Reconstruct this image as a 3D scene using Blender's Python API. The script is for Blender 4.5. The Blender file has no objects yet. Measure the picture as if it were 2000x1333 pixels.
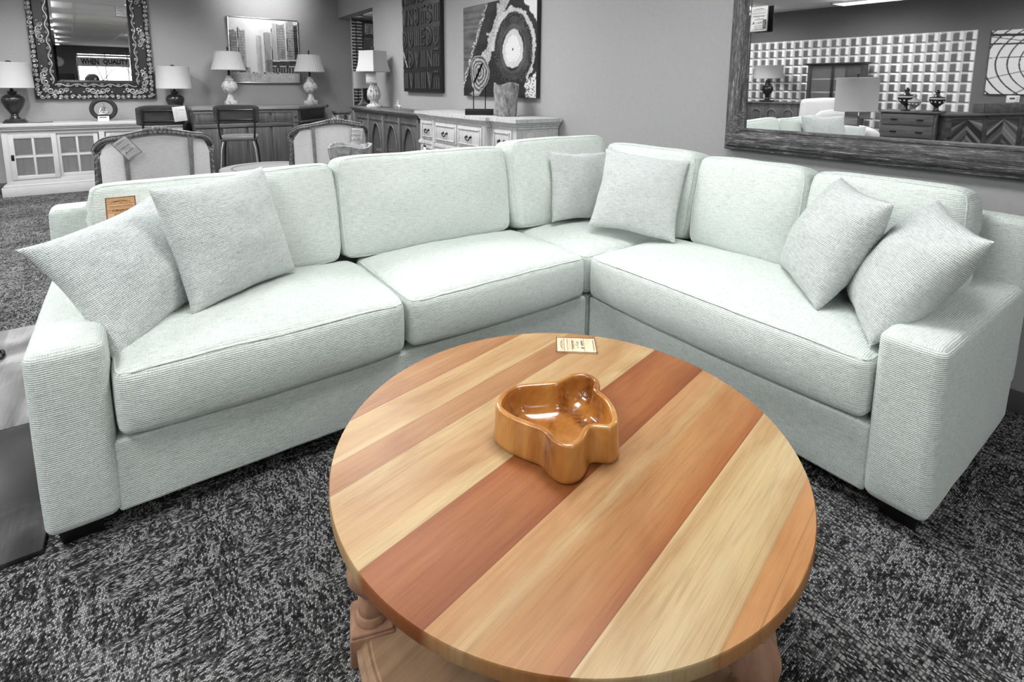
import bpy, bmesh, math, random
import numpy as np
from mathutils import Vector, Matrix, noise
random.seed(7)
PI = math.pi
sc = bpy.context.scene
COL = sc.collection
R = math.radians

# ------------------------------------------------------------------ geometry collector
def nz(x, y, z, s=1.0):
    return noise.noise(Vector((x*s, y*s, z*s)))

class G:
    def __init__(s):
        s.v = []; s.f = []; s.col = []; s.sharp = 35
    def add(s, vs, fs, M=None, col=None):
        b = len(s.v)
        for p in vs:
            p = Vector(p)
            s.v.append(M @ p if M is not None else p)
            s.col.append(col)
        for f in fs: s.f.append([i+b for i in f])
        return s
    def rbox(s, c, d, r=.004, seg=1, n=(1, 1, 1), fn=None, M=None, col=None):
        h = [max(x/2, 1e-4) for x in d]; r = min(r, min(h)*.98)
        def axis(a):
            e = [-h[a]+r*(1-math.tan(PI/4*(1-k/seg))) for k in range(seg+1)] if r > 0 else [-h[a]]
            lo, hi = -h[a]+r, h[a]-r
            mid = [lo+(hi-lo)*k/n[a] for k in range(1, n[a])]
            return e+mid+[-x for x in reversed(e)]
        ax = [axis(0), axis(1), axis(2)]
        vs = []; fs = []; key = {}
        def vert(p):
            k = tuple(round(x, 6) for x in p)
            if k not in key:
                q = Vector(p)
                inner = Vector([max(-h[i]+r, min(h[i]-r, p[i])) for i in range(3)])
                dd = q-inner
                if dd.length > 1e-9: q = inner+dd.normalized()*r
                if fn: q = Vector(fn(q, h))
                key[k] = len(vs); vs.append(q+Vector(c))
            return key[k]
        for a in range(3):
            b, cc = (a+1) % 3, (a+2) % 3
            for sg in (-1, 1):
                for i in range(len(ax[b])-1):
                    for j in range(len(ax[cc])-1):
                        quad = []
                        for (ii, jj) in ((i, j), (i+1, j), (i+1, j+1), (i, j+1)):
                            p = [0, 0, 0]; p[a] = sg*h[a]; p[b] = ax[b][ii]; p[cc] = ax[cc][jj]
                            quad.append(vert(p))
                        if sg < 0: quad.reverse()
                        if len(set(quad)) >= 3: fs.append(quad)
        return s.add(vs, fs, M, col)
    def box(s, x0, y0, z0, x1, y1, z1, r=.003, M=None, col=None):
        return s.rbox(((x0+x1)/2, (y0+y1)/2, (z0+z1)/2), (abs(x1-x0), abs(y1-y0), abs(z1-z0)), r, 1, M=M, col=col)
    def lathe(s, prof, n=24, c=(0, 0, 0), M=None, rad=None, col=None):
        vs = []; fs = []
        for (r, z) in prof:
            for k in range(n):
                a = 2*PI*k/n
                rr = r*(rad(a, z) if rad else 1)
                vs.append((c[0]+rr*math.cos(a), c[1]+rr*math.sin(a), c[2]+z))
        m = len(prof)
        for i in range(m-1):
            for k in range(n):
                fs.append([i*n+k, i*n+(k+1) % n, (i+1)*n+(k+1) % n, (i+1)*n+k])
        if prof[0][0] > 1e-5: fs.append(list(range(n))[::-1])
        if prof[-1][0] > 1e-5: fs.append([(m-1)*n+k for k in range(n)])
        return s.add(vs, fs, M, col)
    def tube(s, pts, r, n=8, closed=False, M=None, col=None):
        P = [Vector(p) for p in pts]; m = len(P); vs = []; fs = []
        prev = None
        for i in range(m):
            t = (P[(i+1) % m]-P[i-1]) if closed else (P[min(i+1, m-1)]-P[max(i-1, 0)])
            t.normalize()
            if prev is None:
                u = t.orthogonal().normalized()
            else:
                u = prev-t*prev.dot(t)
                u = u.normalized() if u.length > 1e-6 else t.orthogonal().normalized()
            prev = u; w = t.cross(u)
            rr = r[i] if isinstance(r, (list, tuple)) else r
            for k in range(n):
                a = 2*PI*k/n
                vs.append(P[i]+u*rr*math.cos(a)+w*rr*math.sin(a))
        for i in range(m if closed else m-1):
            j = (i+1) % m
            for k in range(n):
                fs.append([i*n+k, i*n+(k+1) % n, j*n+(k+1) % n, j*n+k])
        if not closed:
            fs.append(list(range(n))[::-1]); fs.append([(m-1)*n+k for k in range(n)])
        return s.add(vs, fs, M, col)
    def sweep(s, pts, prof, up=(0, 0, 1), closed=False, M=None, col=None, ups=None):
        # prof: closed 2d polygon (side, up)
        P = [Vector(p) for p in pts]; m = len(P); n = len(prof); vs = []; fs = []
        for i in range(m):
            t = (P[(i+1) % m]-P[i-1]) if closed else (P[min(i+1, m-1)]-P[max(i-1, 0)])
            t.normalize(); U = Vector(ups[i]) if ups else Vector(up)
            sd = t.cross(U).normalized(); uu = sd.cross(t)
            for (a, b) in prof: vs.append(P[i]+sd*a+uu*b)
        for i in range(m if closed else m-1):
            j = (i+1) % m
            for k in range(n): fs.append([i*n+k, j*n+k, j*n+(k+1) % n, i*n+(k+1) % n])
        if not closed:
            fs.append(list(range(n))); fs.append([(m-1)*n+k for k in range(n)][::-1])
        return s.add(vs, fs, M, col)
    def prism(s, poly, z0, z1, M=None, col=None):
        n = len(poly)
        vs = [(x, y, z0) for x, y in poly]+[(x, y, z1) for x, y in poly]
        fs = [list(range(n))[::-1], list(range(n, 2*n))]
        for k in range(n): fs.append([k, (k+1) % n, n+(k+1) % n, n+k])
        return s.add(vs, fs, M, col)
    def ball(s, c, r, n=12, m=8, M=None, col=None):
        r = (r, r, r) if not isinstance(r, (tuple, list)) else r
        vs = [(c[0], c[1], c[2]-r[2])]; fs = []
        for i in range(1, m):
            t = PI*i/m
            for k in range(n):
                a = 2*PI*k/n
                vs.append((c[0]+r[0]*math.sin(t)*math.cos(a), c[1]+r[1]*math.sin(t)*math.sin(a), c[2]-r[2]*math.cos(t)))
        vs.append((c[0], c[1], c[2]+r[2])); L = len(vs)-1
        for k in range(n):
            fs.append([0, 1+(k+1) % n, 1+k]); fs.append([L, L-n+k, L-n+(k+1) % n])
        for i in range(m-2):
            for k in range(n):
                a = 1+i*n+k; b = 1+i*n+(k+1) % n
                fs.append([a, b, b+n, a+n])
        return s.add(vs, fs, M, col)
    def grid(s, fn, nu, nv, M=None, closeu=False):
        vs = []; fs = []
        for j in range(nv+1):
            for i in range(nu+(0 if closeu else 1)): vs.append(fn(i/nu, j/nv))
        w = nu if closeu else nu+1
        for j in range(nv):
            for i in range(nu):
                a = j*w+i; b = j*w+(i+1) % w
                fs.append([a, b, b+w, a+w])
        return s.add(vs, fs, M)

def srgb(c):
    return tuple(((x/255)/12.92 if x/255 <= .04045 else ((x/255+.055)/1.055)**2.4) for x in c)

def open_ring(g):
    g.f = [q for q in g.f if len(q) == 4]; return g

def obj(name, g, mat, parent=None, world=False, sharp=None, kind=None, label=None):
    me = bpy.data.meshes.new(name)
    off = Vector(parent.location) if (parent is not None and world) else Vector((0, 0, 0))
    vs = [v-off for v in g.v]
    lo = Vector([min(v[i] for v in vs) for i in range(3)]); hi = Vector([max(v[i] for v in vs) for i in range(3)])
    c = (lo+hi)/2
    if parent is None: c.z = lo.z
    me.from_pydata([v-c for v in vs], [], g.f)
    me.update()
    bm = bmesh.new(); bm.from_mesh(me)
    bmesh.ops.recalc_face_normals(bm, faces=bm.faces)
    bm.to_mesh(me); bm.free()
    me.shade_smooth(); me.set_sharp_from_angle(angle=R(g.sharp if sharp is None else sharp))
    uv = me.uv_layers.new(name='UVMap')
    n = len(me.loops)
    for p in me.polygons:
        nn = p.normal; a = max(range(3), key=lambda i: abs(nn[i]))
        for li in p.loop_indices:
            co = me.vertices[me.loops[li].vertex_index].co
            if a == 2: q = (co.x, co.y)
            elif a == 1: q = (co.x, co.z)
            else: q = (co.y, co.z)
            uv.data[li].uv = q
    if any(x is not None for x in g.col):
        ca = me.color_attributes.new('Col', 'FLOAT_COLOR', 'POINT')
        for i, x in enumerate(g.col):
            x = x if x is not None else (.5, .5, .5)
            if not isinstance(x, (tuple, list)): x = (x, x, x)
            ca.data[i].color = (x[0], x[1], x[2], 1)
    me.materials.append(mat)
    o = bpy.data.objects.new(name, me); COL.objects.link(o)
    o.location = c
    if parent is not None: o.parent = parent
    if kind: o['kind'] = kind
    if label: o['label'] = label
    return o

def tag(o, label, cat, group=None, kind=None):
    o['label'] = label; o['category'] = cat
    if group: o['group'] = group
    if kind: o['kind'] = kind
    return o

def thing(name, label, cat, loc=(0, 0, 0), rz=0, group=None):
    o = bpy.data.objects.new(name, None); COL.objects.link(o)
    o.empty_display_size = .1
    o.location = loc; o.rotation_euler = (0, 0, rz)
    return tag(o, label, cat, group)

def dup(root, loc, rz, label, group=None):
    r = root.copy(); COL.objects.link(r); r.location = loc; r.rotation_euler = (0, 0, rz)
    r['label'] = label
    if group: r['group'] = group
    for ch in list(root.children):
        c = ch.copy(); COL.objects.link(c); c.parent = r
        for gch in ch.children:
            d = gch.copy(); COL.objects.link(d); d.parent = c
    return r

def struct(name, g, mat, sharp=None):
    o = obj(name, g, mat, sharp=sharp); o['kind'] = 'structure'
    return o

# ------------------------------------------------------------------ materials
class N:
    def __init__(s, name, rough=.6, spec=.5, metal=0):
        s.m = bpy.data.materials.new(name); s.m.use_nodes = True
        s.t = s.m.node_tree; s.b = s.t.nodes['Principled BSDF']
        s.b.inputs['Roughness'].default_value = rough
        s.b.inputs['Specular IOR Level'].default_value = spec
        s.b.inputs['Metallic'].default_value = metal
    def n(s, typ, **kw):
        x = s.t.nodes.new(typ)
        for k, v in kw.items():
            if k in x.inputs: 
                if hasattr(v, 'node'): s.t.links.new(v, x.inputs[k])
                else: x.inputs[k].default_value = v
            else: setattr(x, k, v)
        return x
    def link(s, a, b): s.t.links.new(a, b)
    def coord(s, kind='UV', scale=(1, 1, 1), rot=(0, 0, 0)):
        tc = s.n('ShaderNodeTexCoord'); mp = s.n('ShaderNodeMapping')
        s.link(tc.outputs[kind], mp.inputs['Vector'])
        mp.inputs['Scale'].default_value = scale; mp.inputs['Rotation'].default_value = rot
        return mp.outputs['Vector']
    def wcoord(s, scale=(1, 1, 1)):
        g = s.n('ShaderNodeNewGeometry'); mp = s.n('ShaderNodeMapping')
        s.link(g.outputs['Position'], mp.inputs['Vector']); mp.inputs['Scale'].default_value = scale
        return mp.outputs['Vector']
    def noise(s, vec, scale=5, detail=3, rough=.5, dist=0):
        x = s.n('ShaderNodeTexNoise'); s.link(vec, x.inputs['Vector'])
        x.inputs['Scale'].default_value = scale; x.inputs['Detail'].default_value = detail
        x.inputs['Roughness'].default_value = rough; x.inputs['Distortion'].default_value = dist
        return x.outputs['Fac']
    def ramp(s, fac, stops, interp='LINEAR'):
        x = s.n('ShaderNodeValToRGB'); s.link(fac, x.inputs['Fac'])
        e = x.color_ramp.elements; x.color_ramp.interpolation = interp
        while len(e) < len(stops): e.new(.5)
        for i, (p, c) in enumerate(stops):
            e[i].position = p
            c = (c, c, c) if not isinstance(c, (tuple, list)) else c
            e[i].color = (c[0], c[1], c[2], 1)
        return x.outputs['Color']
    def math(s, op, a, b=None, c=None):
        x = s.n('ShaderNodeMath', operation=op)
        for i, v in enumerate((a, b, c)):
            if v is None: continue
            if hasattr(v, 'node'): s.link(v, x.inputs[i])
            else: x.inputs[i].default_value = v
        return x.outputs[0]
    def mix(s, fac, a, b, mode='MIX'):
        x = s.n('ShaderNodeMix', data_type='RGBA', blend_type=mode)
        for i, v in ((0, fac), (6, a), (7, b)):
            if hasattr(v, 'node'): s.link(v, x.inputs[i])
            else: x.inputs[i].default_value = v if i == 0 else (v[0], v[1], v[2], 1)
        return x.outputs[2]
    def color(s, c):
        if hasattr(c, 'node'): s.link(c, s.b.inputs['Base Color'])
        else: s.b.inputs['Base Color'].default_value = (c[0], c[1], c[2], 1)
        return s
    def bump(s, h, strength=.3, dist=.002):
        x = s.n('ShaderNodeBump'); s.link(h, x.inputs['Height'])
        x.inputs['Strength'].default_value = strength; x.inputs['Distance'].default_value = dist
        s.link(x.outputs['Normal'], s.b.inputs['Normal'])
        return s
    def attr(s, name='Col'):
        x = s.n('ShaderNodeAttribute'); x.attribute_name = name
        return x.outputs['Color']
    def rough(s, v): s.link(v, s.b.inputs['Roughness']); return s

def plain(name, c, rough=.6, spec=.4, metal=0, var=.08, scale=8, bump=0):
    k = N(name, rough, spec, metal)
    f = k.noise(k.coord('Object'), scale, 4)
    c = (c, c, c) if not isinstance(c, (tuple, list)) else c
    k.color(k.ramp(f, [(.3, tuple(x*(1-var) for x in c)), (.7, tuple(min(1, x*(1+var)) for x in c))]))
    if bump: k.bump(f, bump, .003)
    return k.m

def wood(name, dark, light, axis='x', rough=.5, spec=.35, freq=18, stretch=.06, bump=.15, dist=.6):
    k = N(name, rough, spec)
    s = {'x': (stretch, 1, 1), 'y': (1, stretch, 1), 'z': (1, 1, stretch)}[axis]
    v = k.coord('Object', s)
    a = k.noise(v, freq, 6, .6, dist); b = k.noise(v, freq*5, 3, .6, .2)
    f = k.math('ADD', k.math('MULTIPLY', a, .75), k.math('MULTIPLY', b, .25))
    d = (dark,)*3 if not isinstance(dark, (tuple, list)) else dark
    l = (light,)*3 if not isinstance(light, (tuple, list)) else light
    k.color(k.ramp(f, [(.32, d), (.68, l)]))
    if bump: k.bump(b, bump, .002)
    return k.m

def fabric(name, lo, hi, warp=.0062, bump=.55, fleck=.5):
    k = N(name, .95, .12)
    k.b.inputs['Sheen Weight'].default_value = .15
    tc = k.n('ShaderNodeTexCoord'); sp = k.n('ShaderNodeSeparateXYZ'); k.link(tc.outputs['UV'], sp.inputs[0])
    wob = k.noise(tc.outputs['UV'], 14, 2)
    u = k.math('ADD', sp.outputs[0], k.math('MULTIPLY', wob, .006)); v = k.math('ADD', sp.outputs[1], k.math('MULTIPLY', wob, .006))
    su = k.math('SINE', k.math('MULTIPLY', u, 2*PI/warp)); sv = k.math('SINE', k.math('MULTIPLY', v, 2*PI/warp))
    chk = k.math('MULTIPLY', su, sv)
    rib = k.math('ADD', k.math('MULTIPLY', sv, .6), k.math('MULTIPLY', chk, .5))
    # slubs: streaks along warp and weft
    s1 = k.noise(k.coord('UV', (26, 210, 1)), 1, 4, .65); s2 = k.noise(k.coord('UV', (230, 34, 1)), 1, 4, .65)
    sp3 = k.noise(k.coord('UV', (420, 420, 1)), 1, 2)
    big = k.noise(k.coord('UV', (3, 3, 1)), 1, 3)
    f = k.math('ADD', k.math('MULTIPLY', s1, .5), k.math('MULTIPLY', s2, .3))
    f = k.math('ADD', f, k.math('MULTIPLY', sp3, .25))
    f = k.math('ADD', f, k.math('MULTIPLY', rib, .045))
    f = k.math('ADD', f, k.math('MULTIPLY', big, .08))
    k.color(k.ramp(f, [(.40, lo), (.52, tuple((a*.35+b*.65) for a, b in zip(lo, hi))), (.66, hi)]))
    h = k.math('ADD', rib, k.math('MULTIPLY', k.math('ADD', s1, sp3), fleck))
    k.bump(h, bump, .0022)
    return k.m

def paintmat(name, rough=.6, spec=.3, emit=0):
    k = N(name, rough, spec); c = k.attr(); k.color(c)
    if emit:
        k.link(c, k.b.inputs['Emission Color']); k.b.inputs['Emission Strength'].default_value = emit
    return k.m

def emis(name, c, s):
    k = N(name, .8, 0); k.color((.8, .8, .8))
    k.b.inputs['Emission Color'].default_value = (c[0], c[1], c[2], 1); k.b.inputs['Emission Strength'].default_value = s
    return k.m

M = {}
M['fabric'] = fabric('mint_woven_fabric', srgb((176, 188, 182)), srgb((230, 238, 233)))
M['pillow'] = fabric('grey_woven_fabric', srgb((160, 169, 168)), srgb((228, 234, 232)), .0058, .8, .6)
M['black'] = plain('black_lacquer', .006, .35)
M['wall'] = plain('grey_wall_paint', .39, .75, .2, 0, .03, 40, .03)
M['wallb'] = plain('grey_rear_wall_paint', .17, .75, .2, 0, .03, 40, .03)
M['ceil'] = plain('ceiling_tile', .88, .9, .1, 0, .05, 60, .1)
M['white'] = plain('white_paint', .56, .5, .3, 0, .05, 6)
M['trim'] = plain('white_trim_paint', .7, .5)
M['card'] = plain('white_card', .8, .7)
M['ink'] = plain('black_ink', .02, .6)
M['silver'] = plain('brushed_silver', .55, .3, .5, 1)
M['mirror'] = N('mirror_glass', .01, .5, 1).color((.83, .83, .83)).m
M['mirror'].node_tree.nodes['Principled BSDF'].inputs['Base Color'].default_value = (.83, .83, .83, 1)
M['paint'] = paintmat('painted_canvas')
M['attr'] = paintmat('varied_finish', .55, .35)

def carpet_mat():
    k = N('charcoal_loop_carpet', .98, .05)
    def ns(sx, sy, d=2, r=.6, dist=0): return k.noise(k.wcoord((sx, sy, 1)), 1, d, r, dist)
    jit = k.noise(k.wcoord((60, 60, 1)), 1, 2)
    def loops(sx, sy):
        sp = k.n('ShaderNodeSeparateXYZ'); k.link(k.wcoord((sx, sy, 1)), sp.inputs[0])
        v0 = k.math('ADD', sp.outputs[1], k.math('MULTIPLY', jit, 1.6)); u0 = k.math('ADD', sp.outputs[0], k.math('MULTIPLY', jit, 2.2))
        row = k.math('FLOOR', v0); u0 = k.math('ADD', u0, k.math('MULTIPLY', k.math('MODULO', row, 2.0), .5))
        cb = k.n('ShaderNodeCombineXYZ'); k.link(k.math('FLOOR', u0), cb.inputs[0]); k.link(row, cb.inputs[1])
        wn = k.n('ShaderNodeTexWhiteNoise', noise_dimensions='2D'); k.link(cb.outputs[0], wn.inputs['Vector'])
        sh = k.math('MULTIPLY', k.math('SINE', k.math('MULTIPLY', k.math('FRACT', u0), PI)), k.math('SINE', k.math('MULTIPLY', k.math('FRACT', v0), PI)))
        return wn.outputs['Value'], sh
    ra, sa = loops(215, 120); rb, sb = loops(120, 215)
    sel = k.ramp(ns(3.6, 3.6, 3, .6), [(.485, 0), (.515, 1)])
    r = k.mix(sel, ra, rb); sh = k.mix(sel, sa, sb)
    hh = k.mix(sel, ns(60, 7, 2, .6), ns(7, 60, 2, .6))
    patch = ns(17, 17, 4, .75, .8); tile = ns(2.4, 2.4, 2)
    m = k.math('ADD', k.math('MULTIPLY', hh, .75), k.math('ADD', k.math('MULTIPLY', patch, .65), k.math('MULTIPLY', tile, .35)))
    g = k.math('ADD', k.math('MULTIPLY', r, .55), k.math('MULTIPLY', m, 1.0))
    c = k.ramp(k.math('MULTIPLY', g, .6), [(.50, (.026, .026, .026)), (.60, (.055, .055, .055)), (.70, (.15, .15, .15)), (.81, (.50, .50, .50))])
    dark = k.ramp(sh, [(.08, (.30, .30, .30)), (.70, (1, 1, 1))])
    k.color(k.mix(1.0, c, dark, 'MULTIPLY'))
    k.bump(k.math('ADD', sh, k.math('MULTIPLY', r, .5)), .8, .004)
    return k.m
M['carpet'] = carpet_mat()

# ------------------------------------------------------------------ room shell
XW, YW, XO, YB, H = 1.162, 7.426, -9.6, -15.5, 2.92
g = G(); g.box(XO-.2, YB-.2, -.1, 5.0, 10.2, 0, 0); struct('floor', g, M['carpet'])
g = G(); g.box(XO-.2, YB-.2, H, 5.0, 10.2, H+.1, 0); ceil = struct('ceiling', g, M['ceil'])
g = G(); g.box(XW, YB, 0, XW+.16, 5.85, H, 0); g.box(XW, 5.85, 2.52, XW+.16, YW, H, 0); struct('wall_right', g, M['wall'])
g = G(); g.box(XO, YW, 0, 1.37, YW+.14, H, 0); g.box(1.37, YW, 2.58, 1.6, YW+.14, H, 0); struct('wall_back', g, M['wall'])
g = G(); g.box(1.366, YW-.012, 0, 1.385, YW+.15, 2.575, .002); struct('trim_1', g, M['trim'])
g = G(); g.box(XW-.012, YB, 0, XW, 5.85, .1, .004); struct('baseboard_right', g, plain('grey_rubber_baseboard', .11, .5))
g = G(); g.box(XO, YW-.012, 0, 1.36, YW, .1, .004); struct('baseboard_back', g, plain('grey_rubber_baseboard_back', .11, .5))
# room beyond the opening
g = G(); g.box(XW+.16, 9.95, 0, 5.0, 10.1, H, 0); struct('wall_far', g, M['wall'])
g = G(); g.box(4.9, YB, 0, 5.0, 9.95, H, 0); struct('wall_outer', g, M['wall'])
# opposite wall (seen in the long mirror) with the glass block screen
g = G(); g.box(XO-.16, YB, 0, XO, .724, H, 0); g.box(XO-.16, .724, 2.19, XO, YW, H, 0); struct('wall_left', g, M['wallb'])
def glass_blocks():
    g = G(); P = .205; ny, nzz = 33, 11; y0 = .724; z0 = 2.19-P*nzz; m = 10
    vs = []; fs = []; cols = []
    NY, NZ = ny*m, nzz*m
    rnd = np.random.RandomState(3); tone = rnd.uniform(.8, 1.15, (ny+1, nzz+1))
    for j in range(NZ+1):
        for i in range(NY+1):
            a = (i % m)/m; b = (j % m)/m
            x = 0; t = tone[i//m, j//m]
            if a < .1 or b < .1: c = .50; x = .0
            elif .1 <= a <= .3 and b > .15: c = .85; x = .012      # light on the block edge, painted into the colour
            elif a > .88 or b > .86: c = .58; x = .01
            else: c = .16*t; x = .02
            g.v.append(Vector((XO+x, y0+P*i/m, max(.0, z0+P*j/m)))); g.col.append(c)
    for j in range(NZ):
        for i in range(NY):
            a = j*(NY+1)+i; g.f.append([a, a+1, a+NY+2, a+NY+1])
    o = obj('window_1', g, paintmat('glass_block', .15, .5, .10), sharp=60); o['kind'] = 'structure'  # faint glow of the blocks stands in for daylight behind them
glass_blocks()
# rear wall behind the camera, with the shop window (seen in the ornate mirror)
WX0, WX1, WZ0, WZ1 = -2.20, 2.2, .80, 2.60
g = G(); g.box(XO, YB-.15, 0, WX0, YB, H, 0); g.box(WX1, YB-.15, 0, 5, YB, H, 0)
g.box(WX0, YB-.15, 0, WX1, YB, WZ0, 0); g.box(WX0, YB-.15, WZ1, WX1, YB, H, 0); struct('wall_front', g, M['wallb'])
win = thing('window_2', 'shop window behind the camera seen in the ornate mirror', 'window', ((WX0+WX1)/2, YB-.08, WZ0)); win['kind'] = 'structure'
g = G()
for x in (WX0+.02, -1.16, -.30, .62, 1.4, WX1-.02): g.box(x-.018, YB-.11, WZ0, x+.018, YB-.05, WZ1)
g.box(WX0, YB-.11, WZ0, WX1, YB-.05, WZ0+.05); g.box(WX0, YB-.11, WZ1-.05, WX1, YB-.05, WZ1)
obj('frame', g, plain('dark_window_frame', .03, .4), win, True)
g = G()
for k in range(16): g.box(-.28, YB-.045, 2.50-.035*k-.006, 2.15, YB-.02, 2.50-.035*k+.006, .001)
g.box(WX0, YB-.045, 2.44, WX1, YB-.02, 2.52)
obj('blind', g, plain('grey_window_blind', .12, .5), win, True)
def sky_outside():
    # bright overcast parking-lot backdrop with bare trees
    g = G(); n = 150
    segs = []
    random.seed(5)
    for t in range(9):
        x = -8+t*1.6+random.random()
        stack = [(x, .3, PI/2+random.uniform(-.1, .1), 1.0, .09)]
        while stack:
            a, b, th, L, w = stack.pop()
            if L < .16: continue
            a2, b2 = a+L*math.cos(th), b+L*math.sin(th); segs.append((a, b, a2, b2, w))
            for d in (-.45, .4): stack.append((a2, b2, th+d+random.uniform(-.25, .25), L*.72, w*.62))
    for (a, b, a2, b2, w) in segs:
        d = Vector((a2-a, 0, b2-b)); p = Vector((-d.z, 0, d.x)).normalized()*w*.5
        A = Vector((a, YB-5.9, b)); B = Vector((a2, YB-5.9, b2))
        g.add([A-p, B-p*.7, B+p*.7, A+p], [[0, 1, 2, 3]])
    return g
o = obj('bare_winter_tree', sky_outside(), plain('tree_bark', .07, .9)); tag(o, 'bare winter trees beyond the shop window in the ornate mirror', 'trees', kind='stuff')
g = G(); g.box(-14, YB-8, -.12, 10, YB-.2, -.05, 0); struct('ground', g, plain('pale_concrete_apron', .75, .9))

# ceiling tile grid (seen in the ornate mirror)
g = G()
x = XO
while x < 1.1: g.box(x-.013, YB, H-.008, x+.013, YW, H-.001, 0); x += .61*2
y = YB
while y < YW: g.box(XO, y-.013, H-.008, XW, y+.013, H-.001, 0); y += 1.22
struct('trim_2', g, plain('white_ceiling_grid', .85, .5))

# ------------------------------------------------------------------ lights
LIGHT_W = 28.5
def fixture(x, y, k):
    t = thing('ceiling_light', 'white drop light panel under the showroom ceiling', 'ceiling light', (x, y, H-.13), 0, 'ceiling light panels')
    g = G(); w, l = .31, .61
    for a in ((-w, -l, w, -l+.03), (-w, l-.03, w, l), (-w, -l, -w+.03, l), (w-.03, -l, w, l)): g.box(a[0], a[1], 0, a[2], a[3], .028)
    obj('frame', g, M['trim'], t)
    g = G(); g.box(-w+.03, -l+.03, .012, w-.03, l-.03, .026, 0)
    obj('diffuser', g, M['diff'], t)
    L = bpy.data.lights.new('panel_lamp', 'AREA'); L.shape = 'RECTANGLE'; L.size = .56; L.size_y = 1.16; L.energy = LIGHT_W*k; L.spread = R(165)
    lo = bpy.data.objects.new('panel_lamp', L); COL.objects.link(lo); lo.parent = t; lo.location = (0, 0, .004)
    g = G(); g.tube([(0, 0, .026), (0, 0, .13)], .012, 8); obj('hanger', g, M['trim'], t)  # drop and hanger added to leave room for the upward fill
    if y > -2:
        U = bpy.data.lights.new('ceiling_fill', 'AREA'); U.shape = 'RECTANGLE'; U.size = .5; U.size_y = 1.1; U.energy = 9  # fill lamp added above the panel to brighten the ceiling
        uo = bpy.data.objects.new('ceiling_fill', U); COL.objects.link(uo); uo.parent = t; uo.location = (0, 0, .04); uo.rotation_euler = (PI, 0, 0)
M['diff'] = emis('light_diffuser', (1, 1, 1), 3.0)
for x in (-8.2, -5.6, -3.0, -.42):
    for y in (-6.2, -3.4, -.6, 2.2, 5.0):
        fixture(x, y, {-6.2: .5, -3.4: .55, -.6: 1.1, 2.2: 1.55, 5.0: 1.7}[y])
fixture(3.2, 7.6, .8); fixture(-3.0, -9.4, .9); fixture(-3.0, -12.6, .8); fixture(-6.4, -11.0, .8)
def spot(x, y, tx, ty, tz, e, size=70):
    L = bpy.data.lights.new('track_spot', 'SPOT'); L.energy = e; L.spot_size = R(size); L.spot_blend = .9; L.shadow_soft_size = .08
    o = bpy.data.objects.new('track_spot', L); COL.objects.link(o); o.location = (x, y, 2.85)
    o.rotation_euler = (Vector((tx, ty, tz))-Vector((x, y, 2.85))).to_track_quat('-Z', 'Y').to_euler()
spot(0.0, 6.5, .0, 7.4, 2.75, 62, 95); spot(-.3, 2.2, 1.16, 1.7, 1.8, 66, 110); spot(-2.2, 5.6, -2.1, 7.0, 1.2, 90, 95)
w = bpy.data.worlds.new('World'); sc.world = w; w.use_nodes = True
bgn = w.node_tree.nodes['Background']; bgn.inputs[0].default_value = (1, 1, 1, 1); bgn.inputs[1].default_value = 5.0

sc.view_settings.view_transform = 'Standard'; sc.view_settings.look = 'None'
sc.cycles.use_adaptive_sampling = True; sc.cycles.adaptive_threshold = .045
sc.cycles.max_bounces = 6; sc.cycles.diffuse_bounces = 3; sc.cycles.glossy_bounces = 4; sc.cycles.transmission_bounces = 4
sc.cycles.caustics_reflective = False; sc.cycles.caustics_refractive = False
# ------------------------------------------------------------------ camera
cam = bpy.data.cameras.new('camera'); co = bpy.data.objects.new('camera', cam); COL.objects.link(co); sc.camera = co
f, px, py = 1033.507, 1013.853, 322.617
cam.sensor_width = 36; cam.lens = f/2000*36
cam.shift_x = (1000-px)/2000; cam.shift_y = (py-666.5)/2000
cam.clip_start = .02
yaw, pit, rol = .6353, -.1465, .0089
fw = Vector((math.sin(yaw)*math.cos(pit), math.cos(yaw)*math.cos(pit), math.sin(pit)))
rt = Vector((math.cos(yaw), -math.sin(yaw), 0)); up = rt.cross(fw)
r2 = rt*math.cos(rol)+up*math.sin(rol); u2 = -rt*math.sin(rol)+up*math.cos(rol)
co.matrix_world = Matrix(((r2.x, u2.x, -fw.x, -1.8466), (r2.y, u2.y, -fw.y, -1.8913), (r2.z, u2.z, -fw.z, 1.3816), (0, 0, 0, 1)))

# ------------------------------------------------------------------ sectional sofa
def Mat(loc, rz=0, rx=0, ry=0):
    return Matrix.Translation(loc) @ Matrix.Rotation(rz, 4, 'Z') @ Matrix.Rotation(rx, 4, 'X') @ Matrix.Rotation(ry, 4, 'Y')

def seat_fn(crown, puff, seed):
    def fn(q, h):
        u = q.x/h[0]; v = q.y/h[1]; w = q.z/h[2]
        cu = max(0, 1-abs(u)**2.6); cv = max(0, 1-abs(v)**2.6); cw = max(0, 1-w*w)
        t = max(0, (w+1)/2)
        z = q.z+crown*(cu**.8)*(cv**.8)*t**1.5-.012*cu*(1-t)
        x = q.x+.010*u*cw*cv; y = q.y+puff*v*cw*(.3+.7*cu)
        # the knife edge pulls in at the corners
        k = (abs(u)**6)*(abs(v)**6)
        x -= .012*k*u; y -= .012*k*v
        n1 = nz(q.x+seed, q.y, q.z, 7); n2 = nz(q.x*2+seed, q.y*2, q.z*2, 9)
        z += .005*n1*t+.002*n2*t; y += .003*n1
        return (x, y, z)
    return fn

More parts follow.
